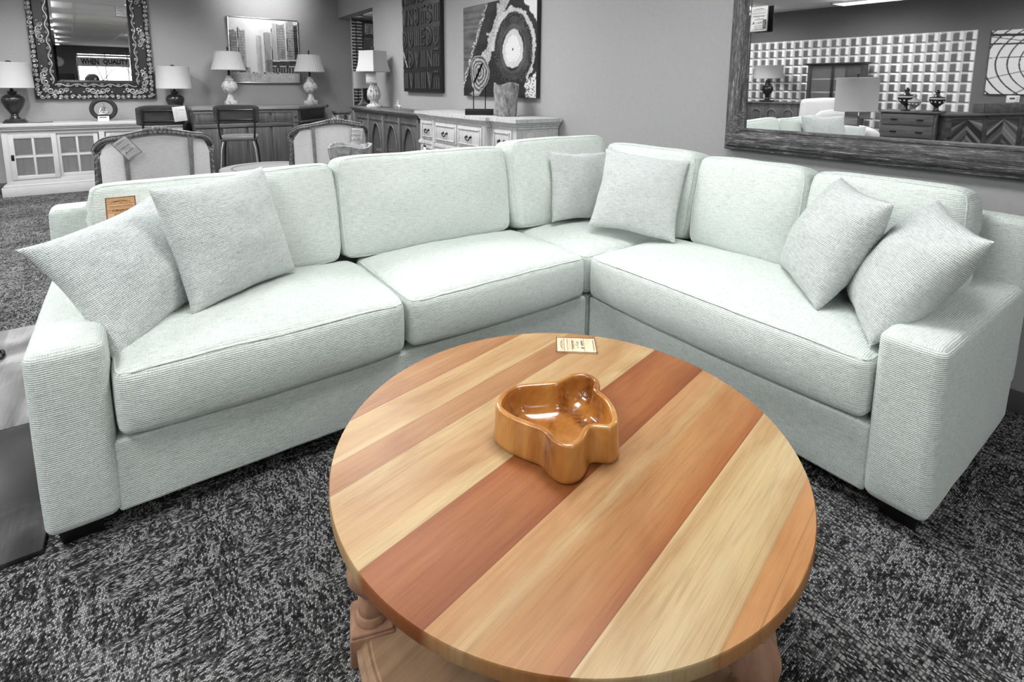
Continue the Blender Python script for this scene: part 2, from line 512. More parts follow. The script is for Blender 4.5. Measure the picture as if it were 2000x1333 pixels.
def back_fn(front, seed, crown=.0):
    def fn(q, h):
        u = q.x/h[0]; w = q.z/h[2]; v = q.y/h[1]
        cu = max(0, 1-abs(u)**3); cw = max(0, 1-abs(w)**2.4); cv = max(0, 1-v*v)
        y = q.y+(front*v*cu*cw if v < 0 else .015*v*cu*cw)
        x = q.x+.014*u*cw*cv
        z = q.z+(crown*(1-u*u)*max(0, w))+.006*cv*w
        k = abs(u)**5*abs(w)**5
        x -= .02*k*u; z -= .014*k*w
        n1 = nz(q.x+seed, q.y, q.z, 6); n2 = nz(q.x*2+seed, q.y, q.z*2, 8)
        # gathered gusset wrinkles along the side seams
        wr = .0045*math.sin(q.z*95+seed)*abs(u)**10*cv
        return (x+wr*u, y+.008*n1*cw+.003*n2, z+.004*n1)
    return fn

def seat_cushion(parent, x0, x1, y0, y1, z0, z1, crown, seed, n=(26, 16, 5)):
    g = G(); g.rbox(((x0+x1)/2, (y0+y1)/2, (z0+z1)/2), (x1-x0, y1-y0, z1-z0), .032, 4, n, seat_fn(crown, .018, seed)); g.sharp = 80
    o = obj('seat_cushion', g, M['fabric'], parent, True)
    welt(o, (x1-x0, y1-y0, z1-z0), .032, seat_fn(crown, .018, seed), Matrix.Translation(((x0+x1)/2, (y0+y1)/2, (z0+z1)/2)), 'top', Vector(parent.location))
    return o

def back_cushion(parent, c, wd, dp, ht, rz, tilt, seed, front=.055, roll=0, crown=.0):
    g = G(); g.rbox((0, 0, 0), (wd, dp, ht), .036, 4, (24, 5, 16), back_fn(front, seed, crown)); g.sharp = 80
    mm = Mat(c, rz, -tilt, roll); g.v = [mm @ v for v in g.v]
    o = obj('back_cushion', g, M['fabric'], parent, True)
    welt(o, (wd, dp, ht), .036, back_fn(front, seed, crown), mm, 'front', Vector(parent.location))
    return o

def welt(cushion, d, r, fn, M4, face, par_loc):
    h = [x/2 for x in d]; e = r*.30; pts = []
    def seg(a, b, n):
        return [tuple(a[i]+(b[i]-a[i])*k/n for i in range(3)) for k in range(n)]
    if face == 'top':
        x, y, z = h[0]-e, h[1]-e, h[2]-e; C = [(-x, -y, z), (x, -y, z), (x, y, z), (-x, y, z)]
    else:
        x, y, z = h[0]-e, h[1]-e, h[2]-e; C = [(-x, -y, -z), (x, -y, -z), (x, -y, z), (-x, -y, z)]
    for a, b in zip(C, C[1:]+C[:1]): pts += seg(a, b, 22)
    out = []
    for p in pts:   # round the four corners of the loop
        q = Vector(p); ax = (0, 1) if face == 'top' else (0, 2)
        inner = q.copy()
        for i in ax: inner[i] = max(-h[i]+r, min(h[i]-r, q[i]))
        dd = q-inner
        if dd.length > r-e: q = inner+dd.normalized()*(r-e)
        out.append(M4 @ Vector(fn(q, h)))
    g = G(); g.tube(out, .0042, 6, True); g.sharp = 80
    o = obj('welt', g, M['fabric']); lo = min(v.co.z for v in o.data.vertices)
    o.location = Vector(o.location)-par_loc-Vector(cushion.location); o.parent = cushion

def soft(x0, y0, z0, x1, y1, z1, r, n=(8, 8, 8), puff=.006, seed=0):
    def fn(q, h):
        d = [q[i]/h[i] for i in range(3)]
        o = []
        for i in range(3):
            a, b = (i+1) % 3, (i+2) % 3
            o.append(q[i]+puff*d[i]*max(0, 1-d[a]**4)*max(0, 1-d[b]**4)+.0025*nz(q.x+seed, q.y+i*3, q.z, 7))
        return o
    return G().rbox(((x0+x1)/2, (y0+y1)/2, (z0+z1)/2), (x1-x0, y1-y0, z1-z0), r, 4, n, fn)

def leg(parent, x0, y0, x1, y1):
    g = G(); z = .075
    vs = [(x0+.012, y0+.012, 0), (x1-.012, y0+.012, 0), (x1-.012, y1-.012, 0), (x0+.012, y1-.012, 0), (x0, y0, z), (x1, y0, z), (x1, y1, z), (x0, y1, z)]
    g.add(vs, [[3, 2, 1, 0], [4, 5, 6, 7], [0, 1, 5, 4], [1, 2, 6, 5], [2, 3, 7, 6], [3, 0, 4, 7]])
    obj('leg', g, M['black'], parent, True, label='black tapered block leg')

SL = thing('sofa_section', 'long mint sofa section with a left arm, two seat cushions and two back cushions', 'sofa', (-1.07, .46, 0), 0, 'pieces of the mint sectional sofa')
g = soft(-1.965, .006, .068, -.004, .86, .307, .012, (20, 8, 3), .004, 1); g.sharp = 80; obj('base', g, M['fabric'], SL, True)
g = soft(-2.139, -.004, .068, -1.958, .93, .637, .030, (4, 12, 8), .007, 2); g.sharp = 80; obj('arm', g, M['fabric'], SL, True)
g = soft(-2.136, .862, .20, -.004, .985, .885, .03, (20, 3, 8), .004, 3); g.sharp = 80; obj('back_frame', g, M['fabric'], SL, True)
seat_cushion(SL, -1.952, -1.014, -.030, .64, .322, .535, .05, 11)
seat_cushion(SL, -1.006, -.034, -.030, .64, .328, .535, .052, 23)
back_cushion(SL, (-1.535, .70, .762), .92, .20, .49, 0, R(9), 5, .055, R(-1.2), -.014)
back_cushion(SL, (-.575, .70, .782), .985, .20, .51, 0, R(9), 9, .055, 0, -.008)
for a in ((-2.12, .045, -2.0, .15), (-2.12, .80, -2.0, .90), (-.16, .80, -.06, .90)): leg(SL, *a)

SC = thing('corner_sofa_section', 'square mint corner section joining the two long sofa sections', 'sofa', (.47, .47, 0), 0, 'pieces of the mint sectional sofa')
g = soft(.004, .012, .068, .86, .86, .307, .012, (10, 10, 3), .003, 4); g.sharp = 80; obj('base', g, M['fabric'], SC, True)
g = soft(.004, .862, .20, .985, .985, .885, .03, (12, 3, 8), .004, 5); g.sharp = 80; obj('back_frame', g, M['fabric'], SC, True)
g = soft(.862, .012, .20, .985, .855, .885, .03, (3, 12, 8), .004, 6); g.sharp = 80; obj('back_frame', g, M['fabric'], SC, True)
seat_cushion(SC, -.028, .64, -.005, .64, .322, .528, .045, 31, (18, 18, 5))
back_cushion(SC, (.315, .665, .80), .77, .21, .53, 0, R(9), 15)
back_cushion(SC, (.715, .20, .775), .69, .20, .50, R(-90), R(9), 18)
for a in ((.06, .80, .16, .9), (.80, .80, .9, .9), (.80, .06, .9, .16)): leg(SC, *a)

SR = thing('sofa_section.001', 'mint sofa section along the wall with a right arm and one long seat cushion', 'sofa', (.46, -.74, 0), 0, 'pieces of the mint sectional sofa')
g = soft(.004, -1.305, .068, .86, -.004, .307, .012, (8, 16, 3), .004, 7); g.sharp = 80; obj('base', g, M['fabric'], SR, True)
g = soft(-.004, -1.478, .068, .93, -1.300, .637, .030, (12, 4, 8), .007, 8); g.sharp = 80; obj('arm', g, M['fabric'], SR, True)
g = soft(.862, -1.475, .20, .985, -.004, .895, .03, (3, 16, 8), .004, 9); g.sharp = 80; obj('back_frame', g, M['fabric'], SR, True)
g = G(); g.rbox((.305, -.655, .4285), (.67, 1.285, .213), .032, 4, (16, 30, 5), (lambda fn: (lambda q, h: (lambda r: (r[1], r[0], r[2]))(fn(Vector((q.y, q.x, q.z)), (h[1], h[0], h[2])))))(seat_fn(.055, .02, 41))); g.sharp = 80
o = obj('seat_cushion', g, M['fabric'], SR, True)
_f = seat_fn(.055, .02, 41)
welt(o, (.67, 1.285, .213), .032, lambda q, h: (lambda r: (r[1], r[0], r[2]))(_f(Vector((q.y, q.x, q.z)), (h[1], h[0], h[2]))), Matrix.Translation((.305, -.655, .4285)), 'top', Vector(SR.location))
back_cushion(SR, (.70, -.462, .772), .575, .20, .49, R(-90), R(9), 25)
back_cushion(SR, (.70, -1.052, .768), .58, .20, .49, R(-90), R(9), 29)
for a in ((.04, -1.452, .15, -1.33), (.80, -1.452, .9, -1.33), (.80, -.16, .9, -.06)): leg(SR, *a)

# ------------------------------------------------------------------ scatter pillows
def pillow(label, c, ang, s, T, seed, ears=.07, wide=1.0):
    g = G(); n = 30; vs = {}; a, b, gm = ang
    def outline(u, v):
        k = 1-ears
        x = u*(1-(1-k)*(1-v*v)); z = v*(1-(1-k)*(1-u*u))
        return x*s/2*wide, z*s/2
    idx = {}
    def vert(i, j, side):
        u = -1+2*i/n; v = -1+2*j/n
        u = math.sin(u*PI/2)*.45+u*.55; v = math.sin(v*PI/2)*.45+v*.55
        edge = i in (0, n) or j in (0, n)
        k = (i, j, 0 if edge else side)
        if k in idx: return idx[k]
        x, z = outline(u, v)
        e = max(0, (1-u*u)*(1-v*v))
        y = T/2*(e**.50)*(1+.10*nz(u, v, seed, 1.6))
        y += .006*nz(u, v, seed+side*7, 3.2)*min(1, e*3)
        # creases radiating from the corners
        rr = math.hypot(abs(u)-1, abs(v)-1)
        y += .004*math.sin(14*math.atan2(abs(u)-1.001, abs(v)-1.001)+seed)*math.exp(-rr*3.2)*min(1, e*8)
        x += .006*nz(u, v, seed+2, 2); z += .006*nz(u, v, seed+4, 2)
        # piping ripples near the seam
        g.v.append(Vector((x, -side*y if not edge else 0, z))); g.col.append(None)
        idx[k] = len(g.v)-1
        return idx[k]
    for side in (1, -1):
        for i in range(n):
            for j in range(n):
                q = [vert(i, j, side), vert(i+1, j, side), vert(i+1, j+1, side), vert(i, j+1, side)]
                g.f.append(q if side > 0 else q[::-1])
    g.sharp = 85
    o = obj('throw_pillow', g, M['pillow'], None)
    z0 = min(v.z for v in g.v)
    # obj() puts the origin at the base; pose about the pillow centre instead
    for v in o.data.vertices: v.co.z += z0
    mm = Matrix.Rotation(a, 4, 'Z') @ Matrix.Rotation(b, 4, 'X') @ Matrix.Rotation(gm, 4, 'Y')
    o.matrix_world = Matrix.Translation(c) @ mm
    return tag(o, label, 'pillow', 'square scatter pillows on the sofa')
pillow('scatter pillow slumped over the left sofa arm, its corner poking past the arm', (-1.852, .366, .737), (.74, -.536, -.165), .455, .20, 1.3, .12, 1.27)
pillow('scatter pillow standing beside the sofa price tag, in front of the first back cushion', (-1.562, .392, .801), (.515, -.321, -.039), .475, .21, 5.1)
pillow('smaller scatter pillow tucked into the sofa corner, partly behind another pillow', (.335, .44, .788), (-.117, -.172, .06), .42, .15, 9.7)
pillow('scatter pillow leaning in the sofa corner, overlapping the smaller pillow', (.405, .04, .80), (-.964, -.50, .109), .475, .16, 14.2)
pillow('scatter pillow tilted edge-on on the long seat, resting against another pillow', (.386, -.972, .787), (-2.38, -.46, .04), .47, .23, 21.9)
pillow('scatter pillow slumped against the right sofa arm', (.31, -1.262, .762), (-2.557, -.60, .068), .48, .22, 33.3)

# ------------------------------------------------------------------ round coffee table
TX, TY, TZ, TR = -.993, -.942, .48, .5793
CT = thing('coffee_table', 'round coffee table with a striped plank top and turned wooden legs', 'coffee table', (TX, TY, 0), R(11.6))
PLANKS = [ # offset from centre -> colour, doubled offsets are joints between boards
 (.5793, (196, 142, 98)), (.53, (206, 154, 108)), (.50, (198, 146, 104)), (.462, (186, 132, 94)),
 (.460, (226, 190, 142)), (.43, (218, 178, 130)), (.395, (212, 170, 124)), (.365, (216, 176, 130)), (.337, (228, 196, 150)),
 (.335, (200, 150, 108)), (.30, (196, 146, 106)), (.252, (192, 142, 104)),
 (.250, (226, 194, 148)), (.20, (218, 180, 132)), (.15, (212, 170, 124)), (.10, (214, 172, 126)), (.065, (226, 194, 148)), (.044, (224, 192, 146)),
 (.042, (164, 98, 60)), (.02, (178, 112, 74)), (-.04, (182, 120, 82)), (-.09, (176, 112, 72)), (-.133, (158, 92, 54)),
 (-.135, (210, 158, 110)), (-.18, (212, 162, 114)), (-.205, (216, 180, 134)), (-.235, (204, 152, 100)), (-.29, (202, 148, 98)), (-.335, (188, 126, 78)), (-.356, (172, 106, 62)),
 (-.358, (230, 200, 156)), (-.368, (214, 176, 128)), (-.41, (222, 192, 146)), (-.46, (226, 200, 156)), (-.50, (216, 184, 138)), (-.514, (212, 178, 132)),
 (-.516, (208, 150, 96)), (-.55, (212, 154, 100)), (-.5793, (206, 148, 94))]
def plank_color(d):
    for (a, ca), (b, cb) in zip(PLANKS, PLANKS[1:]):
        if b <= d <= a:
            t = (a-d)/max(1e-6, a-b); return srgb([x+(y-x)*t for x, y in zip(ca, cb)])
    return srgb(PLANKS[-1][1])
_pc = plank_color
def clamp01(x): return max(0, min(1, x))
def plank_color(d):
    c = _pc(d); lum = .3*c[0]+.5*c[1]+.2*c[2]; t = clamp01((lum-.25)/.15)
    k = (.68*(1-t)+.66*t, .63*(1-t)+.66*t, .47*(1-t)+.62*t)
    return (k[0]*c[0], k[1]*c[1], k[2]*c[2])
def tabletop():
    g = G(); th = .034
    ds = sorted(set([p[0] for p in PLANKS]+[TR*math.cos(PI*k/72) for k in range(73)]), reverse=True)
    for a, b in zip(ds, ds[1:]):
        if a-b < 1e-5: continue
        xa = math.sqrt(max(0, TR*TR-a*a)); xb = math.sqrt(max(0, TR*TR-b*b))
        eps = 1e-4 if a-b > .004 else 0
        ca, cb = plank_color(a-eps), plank_color(b+eps)
        if a-b < .0025: ca = cb = tuple(.78*x for x in ca)
        m = 12
        for k in range(m):
            t0, t1 = -1+2*k/m, -1+2*(k+1)/m
            P = [(xb*t0, b), (xb*t1, b), (xa*t1, a), (xa*t0, a)]
            i = len(g.v)
            for (x, y), c in zip(P, (cb, cb, ca, ca)): g.v.append(Vector((x, y, TZ))); g.col.append(c)
            g.f.append([i, i+1, i+2, i+3])
    # rounded rim, its side and underside colours darkened to imitate shade
    n = 144; prof = [(TR, TZ), (TR+.0022, TZ-.0035), (TR+.0022, TZ-th+.006), (TR-.003, TZ-th), (0.02, TZ-th)]
    i0 = len(g.v)
    for (r, z) in prof:
        for k in range(n):
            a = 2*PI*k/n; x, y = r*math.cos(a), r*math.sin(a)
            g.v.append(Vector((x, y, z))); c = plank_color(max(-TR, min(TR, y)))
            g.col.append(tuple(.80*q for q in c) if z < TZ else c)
    for j in range(len(prof)-1):
        for k in range(n): g.f.append([i0+j*n+k, i0+(j+1)*n+k, i0+(j+1)*n+(k+1) % n, i0+j*n+(k+1) % n])
    return g
def table_mat():
    k = N('striped_plank_wood', .42, .4)
    c = k.attr()
    v = k.coord('Object', (.9, 16, 4)); a = k.noise(v, 2.2, 5, .62, 1.4)
    v2 = k.coord('Object', (1.6, 60, 4)); b = k.noise(v2, 2.5, 5, .65, .5)
    v3 = k.coord('Object', (9, 260, 4)); d = k.noise(v3, 1.5, 2, .5)
    blot = k.noise(k.coord('Object', (1.4, 4.5, 1)), 1.6, 3, .55, .9)
    f = k.math('ADD', k.math('MULTIPLY', a, .42), k.math('MULTIPLY', b, .36)); f = k.math('ADD', f, k.math('MULTIPLY', d, .22))
    m1 = k.ramp(f, [(.34, (.74, .66, .58)), (.5, (.97, .96, .94)), (.66, (1.10, 1.12, 1.13))])
    m2 = k.ramp(blot, [(.34, (.86, .78, .70)), (.52, (1, 1, 1)), (.70, (1.06, 1.08, 1.07))])
    c = k.mix(1.0, k.mix(1.0, c, m1, 'MULTIPLY'), m2, 'MULTIPLY')
    # sparse dark mineral streaks
    st = k.noise(k.coord('Object', (3.5, 90, 1)), 1.3, 1, .4)
    c = k.mix(k.ramp(st, [(.76, 0), (.80, .6)]), c, (.10, .055, .03))
    k.color(c); k.bump(k.math('ADD', b, d), .08, .001)
    k.rough(k.math('ADD', k.math('MULTIPLY', f, .2), .30))
    return k.m
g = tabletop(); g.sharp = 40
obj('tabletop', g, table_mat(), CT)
LW = wood('weathered_brown_wood', srgb((120, 88, 68)), srgb((178, 138, 112)), 'z', .6, .3, 14, .15, .12)
LWx = wood('weathered_brown_shelf_wood', srgb((128, 100, 76)), srgb((172, 140, 110)), 'x', .6, .3, 20, .06, .15)
g = G(); g.lathe([(0, .050), (.525, .050), (.537, .056), (.537, .068), (.528, .072), (.524, .080), (.514, .086), (.508, .085), (.504, .088), (0, .088)], 120); g.sharp = 30
obj('shelf', g, LWx, CT)
g = G(); g.lathe([(.44, TZ-.034), (.44, TZ-.085), (.425, TZ-.085), (.425, TZ-.034)], 96); obj('apron', open_ring(g), LW, CT)
def table_leg(a):
    ang = R(a-11.6); cx, cy = .497*math.cos(ang), .497*math.sin(ang)
    g = G(); mm = Mat((cx, cy, 0), ang)
    g.box(-.052, -.052, .018, .052, .052, .094, .004, mm); g.rbox((0, 0, .097), (.096, .096, .010), .004, 2, (1, 1, 1), None, mm)
    prof = [(.034, .09), (.040, .098), (.041, .108), (.036, .118), (.031, .120), (.033, .128), (.032, .142), (.024, .158), (.021, .164), (.027, .169), (.029, .175), (.027, .181), (.030, .184),
            (.044, .194), (.054, .212), (.056, .228), (.050, .250), (.036, .270), (.025, .280), (.028, .286), (.031, .292), (.028, .298), (.022, .303), (.024, .33), (.030, .37), (.034, .40), (.026, .408), (.033, .414), (.035, .424), (.030, .432), (.030, .448)]
    g.lathe([(.030, 0), (.034, .006), (.034, .018)], 20, (cx, cy, 0)); g.lathe(prof, 28, (cx, cy, 0)); g.sharp = 40
    obj('leg', g, LW, CT)
for a in (161, 281, 41): table_leg(a)

# ------------------------------------------------------------------ carved wooden bowl
BO = [(-0.1371, 0.1121), (-0.1201, 0.1311), (-0.0951, 0.1471), (-0.0611, 0.1561), (-0.0381, 0.1561), (-0.0081, 0.1421), (0.0289, 0.1221), (0.0599, 0.1071), (0.0779, 0.1081), (0.1019, 0.1121), (0.1279, 0.1091), (0.1519, 0.0961), (0.1619, 0.0761), (0.1659, 0.0581), (0.1629, 0.0391), (0.1509, 0.0241), (0.1339, 0.0141), (0.1259, 0.0001), (0.1249, -0.0229), (0.1179, -0.0499), (0.1049, -0.0759), (0.0889, -0.0989), (0.0709, -0.1189), (0.0529, -0.1279), (0.0339, -0.1279), (0.0199, -0.1169), (0.0059, -0.1029), (-0.0061, -0.0999), (-0.0201, -0.1059), (-0.0381, -0.1169), (-0.0561, -0.1239), (-0.0751, -0.1259), (-0.0931, -0.1199), (-0.1031, -0.1089), (-0.1081, -0.0929), (-0.1101, -0.0749), (-0.1071, -0.0569), (-0.1051, -0.0389), (-0.1111, -0.0239), (-0.1201, -0.0059), (-0.1301, 0.0191), (-0.1401, 0.0441), (-0.1441, 0.0701), (-0.1441, 0.0941)]
def bowl():
    P = [Vector((x, y, 0)) for x, y in BO]
    # smooth closed resample (Catmull-Rom)
    out = []; n = len(P)
    for i in range(n):
        p0, p1, p2, p3 = P[i-1], P[i], P[(i+1) % n], P[(i+2) % n]
        for k in range(3):
            t = k/3
            out.append(.5*((2*p1)+(p2-p0)*t+(2*p0-5*p1+4*p2-p3)*t*t+(3*p1-p0-3*p2+p3)*t**3))
    for _ in range(2): out = [(out[i-1]+out[i]*2+out[(i+1) % len(out)])/4 for i in range(len(out))]
    m = len(out)
    def offset(d):
        r = []
        for i in range(m):
            t = (out[(i+1) % m]-out[i-1]).normalized(); nn = Vector((t.y, -t.x, 0))
            r.append(out[i]+nn*d)
        for _ in range(3 if d < -.008 else 0): r = [(r[i-1]+r[i]*2+r[(i+1) % m])/4 for i in range(m)]
        return r
    area = sum(out[i].x*out[(i+1) % m].y-out[(i+1) % m].x*out[i].y for i in range(m))
    sg = 1 if area > 0 else -1
    rings = []
    Hh = .096
    for d, z in ((-.012, 0), (.001, .001), (.0045, .006), (.005, .014), (.003, .05), (.0, .085), (-.0015, Hh-.003), (-.004, Hh-.0005)): rings.append([p+Vector((0, 0, z)) for p in offset(d*sg)])
    for d, z in ((-.0135, Hh-.0005), (-.0155, Hh-.003), (-.0165, .078), (-.019, .06)): rings.append([p+Vector((0, 0, z)) for p in offset(d*sg)])
    inner = offset(-.0205*sg)
    for s, z in ((.97, .046), (.92, .034), (.84, .026), (.70, .021), (.5, .018), (.28, .017), (.06, .017)): rings.append([p*s+Vector((0, 0, z)) for p in inner])
    g = G(); vs = [p for r in rings for p in r]; fs = []
    for j in range(len(rings)-1):
        for i in range(m): fs.append([j*m+i, j*m+(i+1) % m, (j+1)*m+(i+1) % m, (j+1)*m+i])
    fs.append(list(range(m))); fs.append([(len(rings)-1)*m+i for i in range(m)])
    g.add(vs, fs); g.sharp = 70
    return g
def bowl_mat():
    k = N('polished_honey_wood', .16, .6)
    v = k.coord('Object', (5, 5, 1.2)); a = k.noise(v, 1.5, 2, .5, .8)
    tc = k.n('ShaderNodeTexCoord')
    mp = k.n('ShaderNodeMapping'); k.link(tc.outputs['Object'], mp.inputs[0]); mp.inputs['Location'].default_value = (-.02, .035, 0)
    ln = k.n('ShaderNodeVectorMath', operation='LENGTH'); k.link(mp.outputs[0], ln.inputs[0])
    rg = k.math('SINE', k.math('ADD', k.math('MULTIPLY', ln.outputs['Value'], 420), k.math('MULTIPLY', a, 22)))
    fine = k.noise(k.coord('Object', (60, 60, 6)), 3, 3)
    f = k.math('ADD', k.math('MULTIPLY', a, .85), k.math('MULTIPLY', rg, .012)); f = k.math('ADD', f, k.math('MULTIPLY', fine, .12))
    c = k.ramp(f, [(.33, srgb((104, 56, 20))), (.42, srgb((164, 104, 42))), (.56, srgb((184, 126, 60))), (.68, srgb((204, 152, 86)))])
    k.color(c); k.b.inputs['Coat Weight'].default_value = .5; k.b.inputs['Coat Roughness'].default_value = .08
    return k.m
o = obj('carved_bowl', bowl(), bowl_mat()); o.location = (-1., -0.948, TZ+.0005)
tag(o, 'glossy honey-coloured wooden bowl with a freeform lobed rim on the coffee table', 'bowl')

# ------------------------------------------------------------------ lettering
def text_geo(g, body, M4, width=None, height=None, col=None, shear=0, weight=0):
    cu = bpy.data.curves.new('lettering', 'FONT'); cu.body = body; cu.size = 1; cu.align_x = 'CENTER'; cu.align_y = 'CENTER'; cu.resolution_u = 2
    cu.shear = shear; cu.offset = weight
    o = bpy.data.objects.new('lettering', cu)
    me = o.to_mesh()
    vs = [v.co.copy() for v in me.vertices]; fs = [list(p.vertices) for p in me.polygons]
    o.to_mesh_clear(); bpy.data.objects.remove(o); bpy.data.curves.remove(cu)
    if not vs: return
    lo = [min(v[i] for v in vs) for i in (0, 1)]; hi = [max(v[i] for v in vs) for i in (0, 1)]
    w, h = hi[0]-lo[0], hi[1]-lo[1]
    sx = sy = 1
    if width: sx = width/w
    if height: sy = height/h
    if width and not height: sy = sx
    if height and not width: sx = sy
    g.add([((v.x-(lo[0]+hi[0])/2)*sx, 0, (v.y-(lo[1]+hi[1])/2)*sy) for v in vs], fs, M4, col)

def tag_wood(name, a, b):
    k = N(name, .6, .3); v = k.coord('Object', (3, 3, 26)); n1 = k.noise(v, 1.2, 3); v2 = k.coord('Object', (14, 3, 220)); n2 = k.noise(v2, 1, 3)
    k.color(k.ramp(k.math('ADD', k.math('MULTIPLY', n1, .7), k.math('MULTIPLY', n2, .3)), [(.36, a), (.62, b)])); return k.m
M['tagtan'] = tag_wood('tan_wood_print_card', srgb((176, 132, 92)), srgb((222, 180, 136)))
M['tagcream'] = tag_wood('cream_wood_print_card', srgb((206, 180, 146)), srgb((238, 220, 190)))
M['taggrey'] = tag_wood('grey_wood_print_card', srgb((150, 150, 150)), srgb((205, 205, 205)))
M['tagedge'] = plain('dark_card_edge', .14, .6)
M['tagedgetan'] = plain('brown_card_edge', srgb((128, 96, 70)), .6)
M['tagink'] = plain('brown_ink', srgb((70, 40, 30)), .7)

def price_tag(label, Mx, w, h, price, mat, extra=None, ink=None):
    edge = M['tagedgetan'] if mat in (M['tagtan'], M['tagcream']) else M['tagedge']
    """card upright in its own XZ plane, facing -Y"""
    t = thing('price_tag', label, 'price tag', Mx.translation, 0, 'store price tags')
    t.rotation_euler = Mx.to_euler()
    g = G(); g.rbox((0, 0, h/2), (w, .003, h), .001, 1); obj('card', g, mat, t)
    g = G(); e = .004*w/.1
    for a in ((-w/2, 0, -w/2+e, h), (w/2-e, 0, w/2, h), (-w/2, h-e, w/2, h), (-w/2, 0, w/2, e)): g.box(a[0], -.0021, a[1], a[2], -.0014, a[3], 0)
    for z in (.79, .60, .30): g.box(-w/2, -.0019, z*h, w/2, -.0014, z*h+.0012, 0)
    obj('border', g, edge, t)
    g = G(); Y = -.0026
    T = lambda z, x=0: Matrix.Translation((x, Y, z*h))
    # roofline emblem
    for k in range(3):
        c = (-.16+.16*k)*w; r = (.15, .20, .15)[k]*w
        pts = [(c+r*math.cos(a), Y, .81*h+r*.55*math.sin(a)) for a in [PI*i/14 for i in range(15)]]
        for p, q in zip(pts, pts[1:]):
            d = Vector(q)-Vector(p); nn = Vector((-d.z, 0, d.x)).normalized()*.006*w
            g.add([Vector(p)-nn, Vector(q)-nn, Vector(q)+nn, Vector(p)+nn], [[0, 1, 2, 3]])
    text_geo(g, 'UNIQUE HOME FURNISHINGS', T(.715), w*.80, h*.032)
    g.box(-.36*w, Y-.0001, .665*h, .36*w, Y+.0001, .668*h, 0)
    text_geo(g, 'FURNITURE', T(.585), w*.58, h*.058)
    text_geo(g, 'with', T(.525), w*.08, h*.022)
    text_geo(g, 'ATTITUDE', T(.465), w*.50, h*.05, shear=.25)
    text_geo(g, price, T(.345), w*.70 if len(price) > 5 else w*.56, h*.085, shear=.2)
    for k, ln in enumerate(extra or []): text_geo(g, ln, T(.225-.065*k), w*.5, h*.036, shear=.2)
    g.box(-.36*w, Y-.0001, .075*h, .36*w, Y+.0001, .085*h, 0)
    g.sharp = 60
    obj('lettering', g, ink or M['ink'], t)
    return t
price_tag('tan wood-print price tag on the first back cushion, behind the left pillows', Mat((-1.897, .543, .842), R(-2), R(-9)), .092, .120, '$ 4999', M['tagtan'], None, M['tagink'])
# tag lying on the coffee table: text runs along local X
p_r = Vector((-.661, -.513, 0))-Vector((-.73, -.597, 0)); 
rzt = math.atan2(p_r.y, p_r.x)
price_tag('cream price tag lying flat on the far edge of the coffee table', Mat((-.585, -.648, TZ+.0022), rzt, R(-90)), .108, .142, '$ 499', M['tagcream'], None, M['tagink'])

# ------------------------------------------------------------------ wooden platform at the left
def slab_mat(name, c, sc_, seed):
    k = N(name, .32, .45)
    v = k.coord('Object', sc_); mp = k.n('ShaderNodeMapping'); k.link(v, mp.inputs[0]); mp.inputs['Location'].default_value = (seed, seed*.7, 0)
    n1 = k.noise(mp.outputs[0], 1.6, 3, .5, 1.4); n2 = k.noise(k.coord('Object', (50, 3, 3)), 1.5, 4)
    k.color(k.ramp(k.math('ADD', k.math('MULTIPLY', n1, .85), k.math('MULTIPLY', n2, .15)), c)); return k.m
PF = thing('display_platform', 'low wide-grained wooden display platform on the carpet left of the sofa arm', 'platform', (-2.73, 1.04, 0))
g = G(); g.box(-3.3, .048, 0, -2.152, .862, .018, .003); obj('board', g, slab_mat('dark_live_edge_board', [(.42, .006), (.54, .014), (.64, .05), (.74, .13)], (2.2, 1.3, 1), 3.1), PF, True, label='dark board with a pale streak')
g = G(); g.box(-3.3, .866, 0, -2.152, 2.03, .018, .003); obj('board', g, slab_mat('pale_live_edge_board', [(.38, .09), (.48, .17), (.56, .24), (.64, .40)], (3.2, .9, 1), 8.4), PF, True, label='pale grey board')
g = G(); pts = []
for k in range(60):
    a = k/59*PI*3.4; pts.append((-2.475+.028*math.cos(a), 1.63+.06*math.sin(a), .030+.006*math.sin(a*1.7)))
g.tube(pts, .007, 8); o = obj('twisted_ornament', g, M['black']); o.location.z = .018
tag(o, 'small black twisted metal ornament on the wooden platform at the photo edge', 'ornament')

# ------------------------------------------------------------------ painted pictures (colour per vertex)
def fbm(x, y, s, seed=0, o=4): return noise.fractal(Vector((x*s, y*s, seed)), .8, 2.1, o)
def clamp(x, a=0, b=1): return max(a, min(b, x))
def sm(a, b, x): t = clamp((x-a)/(b-a)); return t*t*(3-2*t)
def picture(fn, w, h, nu, nv, Mx, parent, name, mat, y=-.0005):
    g = G()
    for j in range(nv+1):
        for i in range(nu+1):
            s_, t_ = i/nu, j/nv
            g.v.append(Mx @ Vector(((s_-.5)*w, y, t_*h))); g.col.append(fn(s_, t_))
    for j in range(nv):
        for i in range(nu):
            a = j*(nu+1)+i; g.f.append([a, a+1, a+nu+2, a+nu+1])
    return obj(name, g, mat, parent, sharp=60)

